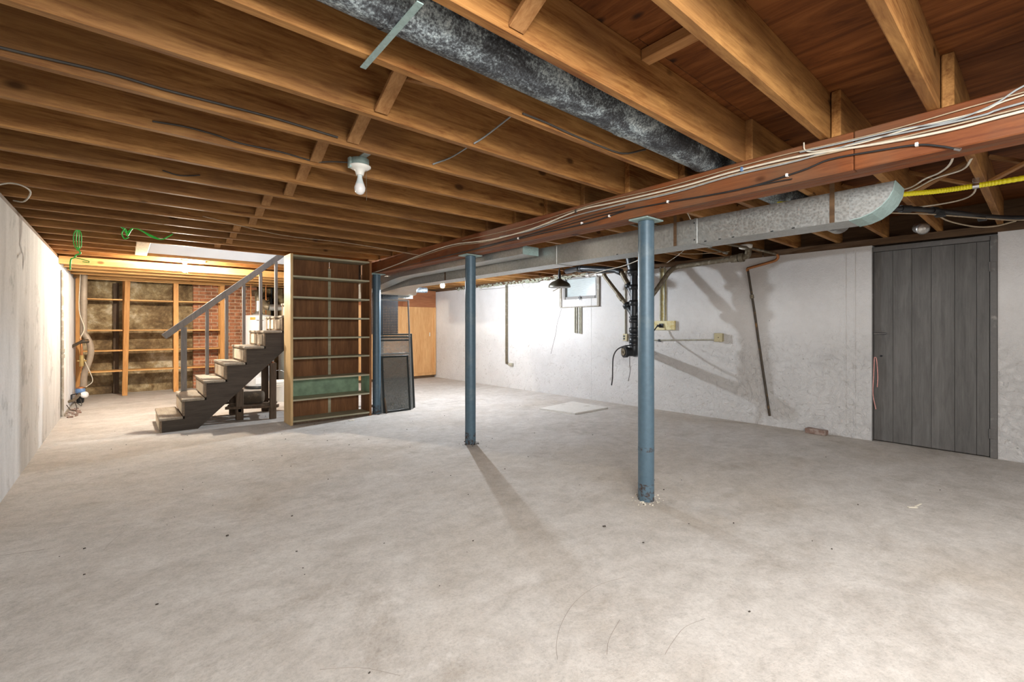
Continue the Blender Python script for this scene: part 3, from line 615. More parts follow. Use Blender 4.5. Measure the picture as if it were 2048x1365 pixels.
obj('cable_tie', MB().cbox(4.73, 4.80, .50, .56, 2.055, 2.085, .003), BLACKR, kp); obj('cable_tie', MB().cbox(5.20, 5.26, .31, .36, 2.06, 2.085, .003), BLACKR, kp)
cable('loose_cable', 'white cable leaving the duct end toward the beam, upper of the two', [(3.95,.75,2.13),(3.925,.594,2.12),(3.757,.486,2.12),(3.668,.409,2.12),(3.484,.342,2.12),(3.2,.30,2.15)], .0055, WCABLE)
cable('loose_cable', 'white cable leaving the duct end toward a joist, lower of the two', [(4.05,.80,2.12),(4.025,.609,2.12),(3.791,.445,2.12),(3.698,.316,2.12),(3.60,.27,2.15)], .0055, WCABLE)
cable('loose_cable', 'white cable sagging between the yellow gas line and the black conduit', [(4.4,.76,2.10),(4.596,.623,2.12),(4.598,.459,2.12),(4.516,.361,2.12),(4.341,.312,2.12),(4.20,.30,2.15)], .0055, WCABLE)
cable('loose_cable', 'copper-coloured cable strapped along the underside of the black conduit', [(4.2,.95,2.08),(4.47,.72,2.07),(4.683,.578,2.07),(5.032,.403,2.07),(5.29,.268,2.07),(5.492,.14,2.07),(5.8,-.2,2.08)], .005, TCABLE)
cable('loose_cable', 'cable drooping in a shallow loop below the black conduit', [(4.75,.545,2.068),(5.04,.503,2.055),(5.394,.387,2.045),(5.494,.278,2.045),(5.45,.16,2.06)], .006, TCABLE)
cable('loose_cable', 'pale cable strung under the joists behind the nearest column', [(3.9,2.9,2.14),(4.6,3.0,2.135),(5.3,2.9,2.12),(5.6,2.5,2.13)], .005, TCABLE)
cable('loose_cable', 'thin pale cable crossing under the joists to the white wall', [(3.5,1.9,2.14),(4.4,2.3,2.135),(5.2,2.9,2.13),(5.7,3.4,2.10)], .004, WCABLE)
cable('loose_cable', 'pale cable swagged in front of the soil stack top', [(5.1,5.0,2.02),(5.25,4.5,1.99),(5.25,4.1,2.03),(5.2,3.7,2.06),(5.1,3.3,2.13)], .006, WCABLE)
cable('loose_cable', 'hair-thin wire strung along the top of the white wall', [(5.80,7.9,2.02),(5.75,6.9,2.01),(5.72,5.9,2.05),(5.70,5.3,2.07)], .002, DCABLE)
cable('loose_cable', 'small curled wire end hanging above the white wall left of the lamp shade', [(5.78,6.5,2.10),(5.77,6.45,1.98),(5.77,6.35,1.95),(5.77,6.27,1.99),(5.77,6.30,2.04)], .0025, DCABLE)

# ------------------------------------------------------------------ pipes along the right wall
SX, SY = 5.40, 3.724
ss = thing('soil_stack', 'black cast iron soil stack with branch fittings before the white wall', 'pipe', (SX, SY, .77))
obj('stack_pipe', MB().tube([(SX,SY,.86),(SX,SY,1.92)], .05, 20), IRON, ss)
for z, r, hh in ((1.745,.068,.05),(1.53,.068,.06),(1.16,.066,.05),(1.10,.063,.03),(1.02,.068,.07),(.965,.064,.03),(1.285,.066,.035),(1.335,.064,.02)):
    obj('hub_ring', MB().lathe([(.052,-hh/2-.01),(r,-hh/2),(r,hh/2),(.052,hh/2+.01)], (SX,SY,z), (0,0,1), 20), IRON, ss)
obj('closet_bend', MB().tube(smoothpts([(SX,SY,1.90),(SX,SY,1.96),(SX-.01,SY+.02,2.05),(SX-.02,SY+.04,2.2)],4), .075, 20).lathe([(.075,-.03),(.095,-.015),(.095,.02),(.075,.035)], (SX,SY,1.955), (0,0,1), 20), IRON, ss)
obj('bottom_tee', MB().tube(smoothpts([(SX,SY,.95),(SX,SY,.87),(SX+.05,SY+.02,.845),(SX+.18,SY+.07,.84),(XR(SY)+.095,SY+.25,.83)],4), .056, 18), IRON, ss)
ct = obj('cleanout', MB().tube([(SX+.04,SY,.862),(SX-.09,SY+.06,.862)], .062, 20).tube([(SX-.085,SY+.058,.862),(SX-.125,SY+.076,.862)], .078, 20), IRON, ss)
obj('cleanout_plug', MB().tube([(SX-.124,SY+.076,.862),(SX-.137,SY+.082,.862)], .048, 16).cobox((SX-.143,SY+.085,.862), (-.9,.42,0), (.42,.9,0), (0,0,1), .02, .03, .03), OLDPIPE, ct)
obj('side_cleanout', MB().tube([(SX,SY,1.245),(SX+.02,SY-.085,1.245)], .03, 14), IRON, ss)
obj('wye_branch', MB().tube(smoothpts([(5.41,3.735,1.36),(5.42,3.79,1.44),(5.42,3.85,1.50)],4), .045, 16).lathe([(.045,-.02),(.062,-.01),(.062,.035),(.045,.045)], (5.42,3.84,1.49), (0,.6,.8), 16), IRON, ss)
obj('wye_branch', MB().tube(smoothpts([(5.41,3.735,1.60),(5.42,3.79,1.72),(5.42,3.83,1.79)],4), .042, 16).lathe([(.042,-.02),(.058,-.01),(.058,.03),(.042,.04)], (5.42,3.815,1.765), (0,.5,.85), 16), IRON, ss)
obj('wye_branch', MB().tube(smoothpts([(5.41,3.70,1.36),(5.45,3.66,1.45),(5.50,3.62,1.52)],4), .042, 16).lathe([(.042,-.02),(.058,-.01),(.058,.03),(.042,.04)], (5.49,3.63,1.50), (.4,-.4,.8), 16), IRON, ss)
dl = thing('drain_pipe', 'weathered drain pipe sloping from the window down to the soil stack', 'pipe', (5.42, 4.1, 1.5))
obj('pipe_run', MB().tube(smoothpts([(5.42,3.86,1.51),(5.42,3.888,1.545),(5.42,4.196,1.895),(5.42,4.24,1.955),(5.43,4.27,1.975)],4), .028, 12), OLDPIPE, dl)
obj('fitting', MB().tube([(5.42,3.93,1.585),(5.42,4.0,1.665)], .036, 12), OLDPIPE, dl)
obj('trap', MB().tube(smoothpts([(5.43,4.24,1.972),(5.44,4.40,1.985),(5.46,4.58,1.992)],4), .03, 12).tube([(5.438,4.37,1.98),(5.442,4.42,1.985)], .038, 12).tube([(5.455,4.54,1.99),(5.46,4.6,1.992)], .038, 12), GALVP, dl)
d2 = thing('drain_pipe', 'black drain pipe under the joists meeting the top of the soil stack', 'pipe', (5.42, 4.3, 1.78))
obj('pipe_run', MB().tube(smoothpts([(5.60,5.15,2.115),(5.42,4.70,2.10),(5.42,4.3,2.05),(5.42,3.98,2.00)],4), .042, 14), IRON, d2)
obj('pipe_drop', MB().tube(smoothpts([(5.42,3.99,2.00),(5.42,3.94,1.965),(5.42,3.88,1.87),(5.42,3.83,1.79)],4), .034, 12), OLDPIPE, d2)
obj('fitting', MB().tube([(5.42,4.02,2.005),(5.42,3.95,1.975)], .05, 14), IRON, d2); obj('fitting', MB().tube([(5.44,4.75,2.10),(5.42,4.66,2.095)], .052, 14), IRON, d2)
d3 = thing('drain_pipe', 'grey-brown drain pipe along the wall top sloping down behind the nearest column', 'pipe', (5.6, 3, 1.7))
obj('pipe_run', MB().tube(smoothpts([(5.51,3.61,1.54),(5.58,3.54,1.65),(5.60,3.32,1.925)],3)+smoothpts([(5.60,3.271,1.965),(5.60,3.19,1.985),(5.60,2.872,1.998),(5.60,2.46,2.010)],3), .032, 14), OLDPIPE, d3)
obj('fitting', MB().tube([(5.60,2.50,2.01),(5.60,2.42,2.01)], .046, 14).tube([(5.60,2.41,2.012),(5.60,2.36,2.014)], .052, 14).tube(smoothpts([(5.60,2.40,2.012),(5.60,2.33,2.025),(5.60,2.31,2.06),(5.60,2.31,2.16)],4), .036, 14), OLDPIPE, d3)
obj('flange', MB().lathe([(.04,0),(.07,.015),(.075,.05),(.0,.06)], (5.58,2.33,2.10), (0,0,1), 14), PORC, d3)
rp = thing('rusty_pipe', 'thin rusty pipe leaning diagonally down the white wall left of the brick', 'pipe', (5.9, 2.3, .12))
def RW(y, z, off): return (XR(y)-off, y, z)
obj('pipe_run', MB().tube([RW(2.436,1.93,.05),RW(2.388,1.596,.045),RW(2.36,1.40,.04),RW(2.319,1.055,.03),RW(2.194,.125,.02)], .0135, 10), RUST, rp)
obj('coupling', MB().tube([RW(2.391,1.615,.046),RW(2.385,1.57,.045)], .022, 10), OLDPIPE, rp)
obj('copper_elbow', MB().tube(smoothpts([RW(2.436,1.915,.05),RW(2.44,1.945,.05),RW(2.41,1.955,.05),RW(2.149,2.005,.06),RW(2.10,2.03,.06),RW(2.085,2.06,.07),RW(2.095,2.085,.09)],4), .017, 10), COPPER, rp)
obj('supply_run', MB().tube(smoothpts([RW(2.095,2.085,.09),(5.6,2.2,2.12),(5.0,2.28,2.125),(4.2,2.3,2.13),(3.4,2.3,2.132)],4), .015, 10), OLDPIPE, rp)
o = thing('capped_pipe', 'thin capped water pipe under the joists beside the rusty supply pipe', 'pipe', (4.8, 2.4, 2.1))
obj('pipe_run', MB().tube([(3.4,2.42,2.135),(5.42,2.46,2.09)], .011, 8), OLDPIPE, o); obj('end_cap', MB().tube([(5.36,2.46,2.09),(5.44,2.46,2.088)], .016, 8), GALVP, o)
for t_ in (ss, dl, d2, d3): t_.location = t_.location+Vector((-.1, -.068, .012))
# fuse board area
eb = thing('outlet_board', 'pale yellow wooden board with a dark outlet on the white wall behind the nearest column', 'board', RW(3.6,1.17,0))
rb('board', 3.425, 3.86, 1.172, 1.303, 0, .03, YELLOWB, eb)
ol = rb('outlet', 3.60, 3.665, 1.205, 1.265, .03, .05, IRON, eb); rb('plug', 3.645, 3.675, 1.215, 1.25, .05, .09, BLACKR, ol)
for y in (3.595, 3.662): obj('conduit', MB().tube([RW(y,1.30,.015),RW(y,2.09,.015)], .012, 8), CONDUIT, eb)
rb('conduit_backing', 3.575, 3.685, 1.303, 2.07, 0, .004, YELLOWB, eb)
jb = thing('junction_box', 'small square beige box on the white wall at the end of a thin conduit', 'box', RW(2.80,1.02,0))
rb('box_body', 2.753, 2.852, 1.022, 1.128, 0, .055, BOXP, jb); cv_ = rb('cover', 2.748, 2.857, 1.018, 1.132, .055, .062, BOXP, jb)
obj('screw', MB().lathe([(.006,0),(.004,.004)], RW(2.80,1.075,.062), (-1,0,0), 8), IRON, cv_)
obj('conduit', MB().tube([RW(2.852,1.045,.02),RW(3.733,1.022,.02),RW(4.20,1.03,.02)], .0085, 8), CONDUIT, jb); rb('conduit_clip', 3.66, 3.69, 1.0, 1.035, 0, .032, IRON, jb)
jl = thing('switch_box', 'small dark-slotted outlet box on the white wall left of the soil stack', 'box', RW(4.25,1.0,0))
rb('box_body', 4.215, 4.29, 1.0, 1.11, 0, .04, BOXP, jl); rb('outlet_slot', 4.245, 4.282, 1.06, 1.085, .04, .043, IRON, jl); rb('outlet_slot', 4.245, 4.282, 1.02, 1.045, .04, .043, IRON, jl)
obj('conduit', MB().tube([RW(4.262,1.11,.015),RW(4.262,2.09,.015)], .011, 8), CONDUIT, jl)
cable('power_cord', 'black cord hanging from the outlet board over the cleanout with a loose end', [RW(3.66,1.235,.09),(5.80,3.70,1.12),(5.55,3.68,.99),(5.35,3.69,.957),(5.23,3.73,.957),(5.16,3.82,.91),(5.15,3.885,.81),(5.165,3.91,.65),(5.175,3.92,.51),(5.18,3.94,.40)], .0095, BLACKR, 'cord')
cable('thin_wire', 'thin dark wire dangling below the soil stack cleanout', [(5.26,3.697,.81),(5.265,3.70,.71),(5.26,3.69,.61),(5.26,3.72,.47)], .004, DCABLE, 'wire')
wp = thing('wall_pipe', 'pair of thin pipes running down the white wall to a small outlet near the floor', 'pipe', RW(7.05,.46,0))
for y in (7.075, 7.035): obj('pipe_run', MB().tube(smoothpts([RW(y,2.08,.02),RW(y,1.2,.02),RW(y,.54,.02),RW(y-.015,.505,.03),RW(y-.06,.495,.04)],3), .012, 8), OLDPIPE, wp)
rb('outlet_box', 6.86, 6.98, .45, .50, 0, .05, CONDUIT, wp)
st = thing('pipe_stubs', 'two short pairs of cut pipe hanging below the basement window', 'pipe', RW(5.2,1.11,0))
for y, zb in ((5.277,1.118),(5.235,1.11),(5.175,1.105),(5.14,1.102)): obj('stub', MB().tube([RW(y,1.556,.015),RW(y,zb,.015)], .0125, 8), CONDUIT, st)
ls = thing('shade_lamp', 'dark metal dome lamp shade hanging from the joists before the basement window', 'light', (5.1, 4.86, 1.78))
LX, LY = 5.10, 4.865
obj('shade', MB().lathe([(.02,2.0-1.9),(.035,.095),(.06,.075),(.12,.05),(.16,.015),(.172,-.02),(.17,-.035)], (LX,LY,1.86), (0,0,1), 26), LAMPM, ls)
obj('shade_lining', MB().lathe([(.03,.085),(.06,.068),(.118,.043),(.157,.01),(.168,-.03)], (LX,LY,1.859), (0,0,1), 26), LAMPIN, ls)
obj('socket', MB().lathe([(.012,.24),(.018,.20),(.024,.16),(.024,.10)], (LX,LY,1.86), (0,0,1), 12).tube([(LX,LY,2.09),(LX,LY,2.14)], .006, 8), IRON, ls)
obj('hook', MB().tube(smoothpts([(LX+.03,LY-.03,2.14),(LX+.05,LY-.05,2.06),(LX+.03,LY-.07,2.02),(LX+.02,LY-.04,2.0),(LX,LY,1.98)],4), .005, 6), IRON, ls)
obj('pull_bar', MB().tube([(LX,LY,1.82),(LX-.02,LY+.12,1.775)], .007, 8), OLDPIPE, ls); obj('pull_ring', MB().tube([(LX,LY-.02,1.80),(LX,LY-.03,1.755),(LX,LY-.015,1.74)], .003, 6), OLDPIPE, ls)
ins = MB()
for i in range(190):
    y = random.uniform(4.9, 8.8); q = random.uniform(.03, .085); s = random.uniform(.008, .022); x = XR(y)-random.uniform(.005, .05); z = 2.09+random.uniform(-.025, .03)
    ins.lathe([(.001,-q*.6),(s*.8,-q*.3),(s,0),(s*.7,q*.4),(.001,q*.6)], (x,y,z), (random.uniform(-.2,.2),1,random.uniform(-.35,.35)), 6, False)
o = tag(obj('loose_insulation', ins, INSUL), 'ragged greenish insulation along the top of the white wall left of the window', 'insulation'); o['kind'] = 'stuff'

# ------------------------------------------------------------------ things on the floor by the right wall
o = MB().hexa([(4.637,4.826,0),(4.744,4.229,0),(5.47,4.226,0),(5.475,4.934,0),(4.637,4.826,.022),(4.744,4.229,.022),(5.47,4.226,.022),(5.475,4.934,.022)])
tag(obj('floor_panel', o, BOARDW), 'flat white square panel lying on the floor beyond the nearest column', 'panel')
tag(obj('loose_brick', MB().cobox((5.965,1.69,.0285), (.1,1,0), (1,-.1,0), (0,0,1), .205, .095, .057, .006), REDBR), 'single dusty brick lying against the foot of the white wall', 'brick')
tag(obj('paper_scrap', MB().beam((3.98,.60,.004),(4.02,.56,.004), .02, .004).beam((4.03,.57,.005),(4.10,.55,.012), .012, .004), CHIPM), 'small white scrap of paper on the floor before the grey door', 'scrap')
tag(obj('paper_scrap', MB().beam((2.20,5.83,.004),(2.27,5.84,.008), .035, .006).beam((2.24,5.80,.004),(2.27,5.82,.010), .02, .005), CHIPM), 'crumpled white scrap on the floor before the bookcase', 'scrap')
db = MB()
for i in range(150):
    y = random.uniform(.5, 8); x = random.uniform(max(XL+.05, -.5), 5.6); s = random.uniform(.0015, .0055)
    if random.random() < .1: s *= 1.5
    db.beam((x-s,y-s*random.uniform(-1,1),s*.4),(x+s,y+s*random.uniform(-1,1),s*.4), s*1.2, s*.8, c=.0005)
o = tag(obj('floor_debris', db, DEBM), 'tiny dark crumbs and chips scattered across the concrete floor', 'debris'); o['kind'] = 'stuff'

# ------------------------------------------------------------------ bookcase
BX0, BX1, BY0, BY1 = 1.546, 2.58, 6.0, 6.30
bk = thing('bookcase', 'tall empty wooden bookcase standing at the end of the stairs', 'bookcase', ((BX0+BX1)/2, 6.15, 0))
obj('side_panel', MB().cbox(BX0, BX0+.03, BY0, BY1, 0, 2.118, .002), PINEC, bk)
obj('side_panel', MB().cbox(BX1-.03, BX1, BY0, BY1, 0, 2.118, .002), BOOKIN, bk)
for xa, xb in ((BX0+.03, 2.105), (2.111, 2.512)): obj('back_panel', MB().cbox(xa, xb, BY1-.012, BY1-.004, .03, 2.10, .001), BOOKIN, bk)
obj('back_strip', MB().cbox(2.09, 2.126, BY1-.018, BY1-.0125, .05, 2.0, .001), BOOKSH, bk)
for z in (2.096, 1.84, 1.583, 1.326, 1.073, .822, .560, .305, .045):
    obj('shelf', MB().cbox(BX0+.03, BX1-.03, BY0+.003, BY1-.019, z-.01, z+.011, .002), BOOKSH, bk)
obj('green_back', MB().cbox(BX0+.032, 2.508, BY1-.021, BY1-.0185, .318, .548, .0005), GREENP, bk); obj('green_side', MB().cbox(BX1-.033, BX1-.0305, BY0+.004, BY1-.02, .318, .548, .0005), GREENP, bk)
obj('toe_board', MB().cbox(BX0+.03, BX1-.03, BY0+.03, BY0+.045, 0, .034, .001), OLDWOOD, bk)

# ------------------------------------------------------------------ stairs
YN, YF = 6.55, 7.45; RUN = .213; RX = .325
def TZ(i): return .165+.2*(i-1)
sr = thing('staircase', 'brown wooden staircase with a grey handrail rising to the right', 'staircase', (1.4, 7.0, 0))
NS = 11
def stringer(ya, yb):
    p = [(RX, 0)]
    for i in range(1, NS+1): p += [(RX+RUN*(i-1), TZ(i)-.03), (RX+RUN*i, TZ(i)-.03)]
    xe = RX+RUN*NS-.02; p[-1] = (xe, p[-1][1]); p += [(xe, (xe-.665)*.955), (.665, 0)]
    mb = MB(); n = len(p)
    for i in range(1, NS+1):             # saw-tooth blocks over a sloped board
        xa, xb = RX+RUN*(i-1), min(RX+RUN*i, xe); za, zb = max(0, (xa-.665)*.955), max(0, (xb-.665)*.955)
        if i == 2: mb.prism([(xa,0),(.665,0),(xb,max(0,(xb-.665)*.955)),(xb,TZ(i)-.03),(xa,TZ(i)-.03)], 'y', ya, yb)
        else: mb.prism([(xa,za),(xb,zb),(xb,TZ(i)-.03),(xa,TZ(i)-.03)], 'y', ya, yb)
    return mb
obj('stringer', stringer(YN, YN+.038), STAIRD, sr); obj('stringer', stringer(YF-.04, YF-.002), STAIRD, sr)
for i in range(1, NS+1):
    xa = RX+RUN*(i-1); xb = min(xa+RUN, 2.62)
    obj('tread', MB().cbox(xa-.028, xb-.021 if i < NS else xb-.01, YN-.012, YF+.008, TZ(i)-.0295, TZ(i), .006), TREAD, sr)
    zb = 0 if i == 1 else TZ(i-1)+.001
    r = obj('riser', MB().cbox(xa-.019, xa-.0005, YN+.001, YF-.001, zb, TZ(i)-.031, .002), RISER, sr)
    if i < 9:
        if i in (6, 7, 8): spans = ((YN+.10, YN+.34), (YN+.44, YF-.10))
        else: spans = ((YN+.10, YF-.12),)
        for a, b in spans: obj('riser_panel', MB().cbox(xa-.026, xa-.0195, a, b, zb+.022, TZ(i)-.05, .002), RISERP, r)
RYc = 7.405
ra, rb_ = Vector((.385,RYc,1.085)), Vector((1.80,RYc,2.305))
hr = obj('handrail', MB().beam(ra, rb_, .042, .078, (0,0,1), .005), STAIRZ, sr)
for j, xx in enumerate((.565,.835,1.062,1.272,1.487,1.69)):
    zt = 1.085+(xx+.02-.385)*(1.22/1.415)-.045; w = .065 if j == 0 else .038
    obj('baluster', MB().cbox(xx, xx+w, RYc-.02, RYc+.02, TZ(j+2), zt, .003), STAIRZ, sr)

# trestle under the stairs with a bundle, a bucket behind
ts = thing('trestle', 'dark wooden trestle with a low shelf under the upper stairs', 'trestle', (1.35, 6.9, 0))
obj('leg', MB().cbox(1.10, 1.185, 6.80, 6.87, 0, .40, .006), OLDWOOD, ts); obj('leg', MB().cbox(1.455, 1.53, 6.605, 6.67, 0, .74, .005), OLDWOOD, ts)
obj('leg', MB().cbox(1.50, 1.585, 7.28, 7.35, 0, .76, .005), OLDWOOD, ts); obj('leg', MB().cbox(1.10, 1.18, 7.28, 7.35, 0, .38, .005), OLDWOOD, ts)
obj('shelf_board', MB().beam((1.0,6.89,.165),(1.56,6.63,.165), .09, .035), OLDWOOD, ts); obj('shelf_board', MB().beam((1.06,7.1,.165),(1.60,6.9,.165), .14, .025), OLDWOOD, ts)
obj('shelf_board', MB().beam((.98,7.36,.165),(1.62,7.30,.165), .10, .025), OLDWOOD, ts)
obj('cross_rail', MB().beam((1.46,6.61,.125),(1.56,7.35,.125), .04, .045), OLDWOOD, ts); obj('cross_rail', MB().beam((1.14,6.80,.125),(1.14,7.35,.125), .04, .045), OLDWOOD, ts)
obj('top_board', MB().beam((1.49,6.62,.72),(1.55,7.34,.72), .025, .07), REDPLY, ts)
lg = [(1.19,7.0,.262),(1.22,6.99,.263),(1.32,6.955,.263),(1.42,6.92,.263),(1.45,6.91,.262)]
tag(obj('burlap_bundle', MB().tube(smoothpts(lg,3), [.05,.068,.078,.083,.084,.082,.083,.085,.085,.084,.078,.068,.05], 14), LOGM), 'dark rolled bundle lying on the shelf of the trestle under the stairs', 'bundle')
bc = thing('bucket', 'white plastic bucket on the floor behind the trestle under the stairs', 'bucket', (1.92, 8.2, 0))
obj('body', MB().lathe([(.125,0),(.13,.01),(.148,.30),(.152,.31),(.152,.335),(.142,.335),(.14,.31),(.12,.02),(.0,.02)], (1.92,8.2,0), (0,0,1), 24), BUCKETM, bc)
for z in (.25,.275): obj('rib', MB().lathe([(.145,0),(.155,.004),(.155,.010),(.147,.014)], (1.92,8.2,z), (0,0,1), 24), BUCKETM, bc)
obj('handle', MB().tube(smoothpts([(1.77,8.2,.30),(1.78,8.18,.40),(1.84,8.16,.48),(1.92,8.15,.51),(2.0,8.16,.48),(2.06,8.18,.40),(2.07,8.2,.30)],3), .004, 6), SILVER, bc)

# ------------------------------------------------------------------ water heater and flue, chimney
HX, HY = 2.06, 10.25
wh = thing('water_heater', 'white cylindrical water heater behind the stairs before the brick chimney', 'water heater', (HX, HY, 0))
obj('tank', MB().lathe([(.25,.06),(.262,.075),(.262,1.42),(.25,1.45),(.1,1.47),(0,1.47)], (HX,HY,0), (0,0,1), 36), HEATER, wh)
obj('base_ring', MB().lathe([(.255,0),(.265,.01),(.265,.06),(.25,.06)], (HX,HY,0), (0,0,1), 36), IRON, wh)
def patch(name, a0, a1, z0, z1, mat, r=.2635):
    mb = MB(); A = [math.radians(a0+(a1-a0)*i/6) for i in range(7)]
    vs_ = [(HX+rr*math.cos(a), HY+rr*math.sin(a), z) for rr in (r, r-.004) for z in (z0, z1) for a in A]
    fs_ = []
    for i in range(6): fs_ += [(i,i+1,i+8,i+7),(14+i,21+i,22+i,15+i),(i,14+i,15+i,i+1),(7+i,8+i,22+i,21+i)]
    fs_ += [(0,7,21,14),(6,20,27,13)]; mb.add(vs_, fs_); return obj(name, mb, mat, wh)
patch('label', -138, -116, 1.36, 1.41, LORANGE); patch('label', -114, -86, 1.36, 1.43, LWHITE); patch('label', -114, -86, 1.345, 1.358, LDARK); patch('label', -70, -58, 1.36, 1.40, LORANGE); patch('label', -90, -72, .42, .56, LYEL)
obj('gas_valve', MB().cbox(HX-.02, HX+.06, HY-.34, HY-.258, .27, .36, .01).tube([(HX+.02,HY-.30,.27),(HX+.02,HY-.32,.12),(HX+.2,HY-.32,.08)], .009, 8), HEATER, wh)
obj('burner_cover', MB().cbox(HX-.12, HX+.10, HY-.272, HY-.245, .10, .22, .006), HEATER, wh)
fl = obj('flue_pipe', MB().tube([(HX-.02,HY,1.47),(HX-.02,HY,1.75)], .052, 18), GALVP, wh); obj('draft_hood', MB().lathe([(.10,0),(.095,.02),(.055,.06),(.052,.08)], (HX-.02,HY,1.465), (0,0,1), 20), GALVP, fl)
obj('flue_elbow', MB().tube(smoothpts([(HX-.02,HY,1.74),(HX-.02,HY+.01,1.82),(HX-.0,HY+.12,1.90),(HX+.02,HY+.42,1.93),(HX+.02,HY+.68,1.94)],4), .06, 16), OLDPIPE, wh)
for dx in (-.14, .13): obj('water_pipe', MB().tube([(HX+dx,HY+.05,1.45),(HX+dx,HY+.05,2.14)], .010, 8), COPPER, wh)
hp = thing('flue_duct', 'horizontal shiny metal flue pipe behind the stair balusters', 'pipe', (2.6, 9.9, 1.6))
obj('pipe_section', MB().tube([(2.12,9.75,1.60),(2.45,9.75,1.60)], .062, 18), GALVP, hp); obj('pipe_section', MB().tube([(2.45,9.75,1.60),(3.1,9.75,1.62)], .064, 18), GALVP, hp)
obj('elbow', MB().tube(smoothpts([(2.13,9.75,1.60),(2.08,9.78,1.62),(2.05,9.86,1.70)],4), .064, 16), OLDPIPE, hp)
fu = thing('furnace', 'dark boxy furnace half hidden behind the bookcase under the shiny flue pipe', 'furnace', (2.75, 9.9, 0))
obj('cabinet', MB().cbox(2.42, 2.86, 9.55, 10.3, .02, 1.30, .01), GALV, fu); obj('door', MB().cbox(2.46, 2.82, 9.538, 9.55, .1, .8, .004), GALVT, fu); obj('base', MB().cbox(2.44, 2.84, 9.58, 10.28, 0, .02, .002), IRON, fu)
obj('collar', MB().tube([(2.64,9.9,1.30),(2.64,9.9,1.56)], .06, 16), GALVP, fu)
vp = thing('vertical_pipes', 'dark pipes with a valve on the back wall right of the chimney', 'pipe', (2.40, 11.0, 1.3))
obj('pipe_run', MB().tube([(2.46,11.05,1.3),(2.46,11.05,2.09)], .018, 8), IRON, vp); obj('valve', MB().tube([(2.46,11.05,1.72),(2.46,11.05,1.84)], .035, 10), IRON, vp)
obj('branch', MB().tube([(2.47,11.05,1.82),(2.2,11.05,1.72)], .009, 6), IRON, vp); obj('branch', MB().tube([(2.47,11.05,1.92),(2.18,11.05,1.80)], .009, 6), IRON, vp)
ch = thing('brick_chimney', 'red brick chimney against the back wall behind shelves and stairs', 'chimney', (1.6, 11.0, 0))
CX0, CX1, CY = 1.03, 2.16, 10.93
obj('mortar_core', MB().box(CX0+.006, CX1-.006, CY+.006, 11.098, 0, 2.098), MORTAR, ch)
proto = None; bw, bh, gap = .195, .058, .011; row = 0; z = .006
while z+bh < 2.10:
    x = CX0-(.103 if row % 2 else 0); 
    while x < CX1-.02:
        xa, xb = max(x, CX0), min(x+bw, CX1)
        if xb-xa > bw*.96:
            if proto is None: proto = obj('brick', MB().cbox(0, bw, 0, .09, 0, bh, .004), BRICKM, ch); b_ = proto
            else: b_ = share(proto, 'brick', ch, (0,0,0))
            b_.location = Vector((xa, CY+random.uniform(-.003,.003), z))-Vector(ch.location)
            if b_ is proto:
                for v_ in b_.data.vertices: v_.co += Vector(ch.location)
        elif xb-xa > .03: obj('brick', MB().cbox(xa, xb, CY, CY+.09, z, z+bh, .004), BRICKM, ch)
        x += bw+gap
    z += bh+gap; row += 1

# ------------------------------------------------------------------ shelving at the back left
sh = thing('wall_shelving', 'open orange pine shelving across the stained back wall left of the chimney', 'shelving', (.45, 10.8, 0))
PX = [-.60, .0, .735, 1.475]
for j, px in enumerate(PX):
    w = .075 if j != 0 else .06
    obj('front_post', MB().beam((px,10.60,0),(px+(.04 if j == 1 else .0),10.60,2.035), .026, w, (1,0,0), .003), PINEZ, sh)
    obj('rear_post', MB().cbox(px-.03, px+.03, 10.87, 10.90, 0, 2.09, .003), PINEZ, sh)
    for z in (1.70,1.16,.80,.44): 
        if j: obj('shelf_cleat', MB().cbox(px+.012, px+.03, 10.616, 10.868, z-.06, z-.011, .002), PINE, sh)
for a, b in zip(PX[:-1], PX[1:]):
    for z in (1.70,1.16,.80,.44): obj('shelf', MB().cbox(a+.03, b-.03, 10.612, 10.90, z-.011+random.uniform(-.004,.004), z+.011, .002), PINE, sh)
obj('mid_post', MB().cbox(-.16, -.08, 11.03, 11.07, 0, 2.02, .003), OLDWOOD, sh)
obj('top_rail', MB().cbox(-.62, 1.52, 10.585, 10.625, 2.036, 2.054, .003), PINE, sh)

# ------------------------------------------------------------------ left wall fittings
wb = thing('white_wall_boards', 'tall white panel boards standing against the far end of the left wall', 'panel', (-.63, 9.5, 0))
for a, b, t_ in ((8.62,9.2,.02),(9.21,9.85,.024),(9.86,10.35,.018)): obj('board', MB().cbox(-.648, -.648+t_, a, b, .03, 2.0, .003), WHITEB, wb)
obj('bottom_cleat', MB().cbox(-.648, -.62, 8.62, 10.35, 0, .03, .002), OLDTRIM, wb)
cd_ = thing('wall_conduit', 'crusty white conduit running up the left wall beside the white boards', 'pipe', (-.63, 8.5, 0))
obj('pipe_run', MB().tube([(-.632,8.5,.02),(-.632,8.5,1.97)], .016, 10), OLDTRIM, cd_)
for z in (.8,.87): obj('coupling', MB().tube([(-.632,8.5,z),(-.632,8.5,z+.05)], .023, 10), OLDTRIM, cd_)
pp = thing('drain_riser', 'brown-grey plastic riser pipe with a curved hose by the back left corner', 'pipe', (-.5, 10.2, .1))
obj('riser_pipe', MB().tube([(-.505,10.2,2.14),(-.512,10.2,1.6),(-.512,10.2,1.08)], .044, 14), HOSE, pp)
obj('riser_joint', MB().tube([(-.512,10.2,1.60),(-.512,10.2,1.66)], .049, 14), HOSE, pp)
obj('flexible_hose', MB().tube(smoothpts([(-.512,10.2,1.12),(-.47,10.19,1.04),(-.43,10.18,.92),(-.425,10.18,.76),(-.46,10.19,.60),(-.50,10.2,.45),(-.515,10.2,.235)]), .043, 14), HOSE, pp)
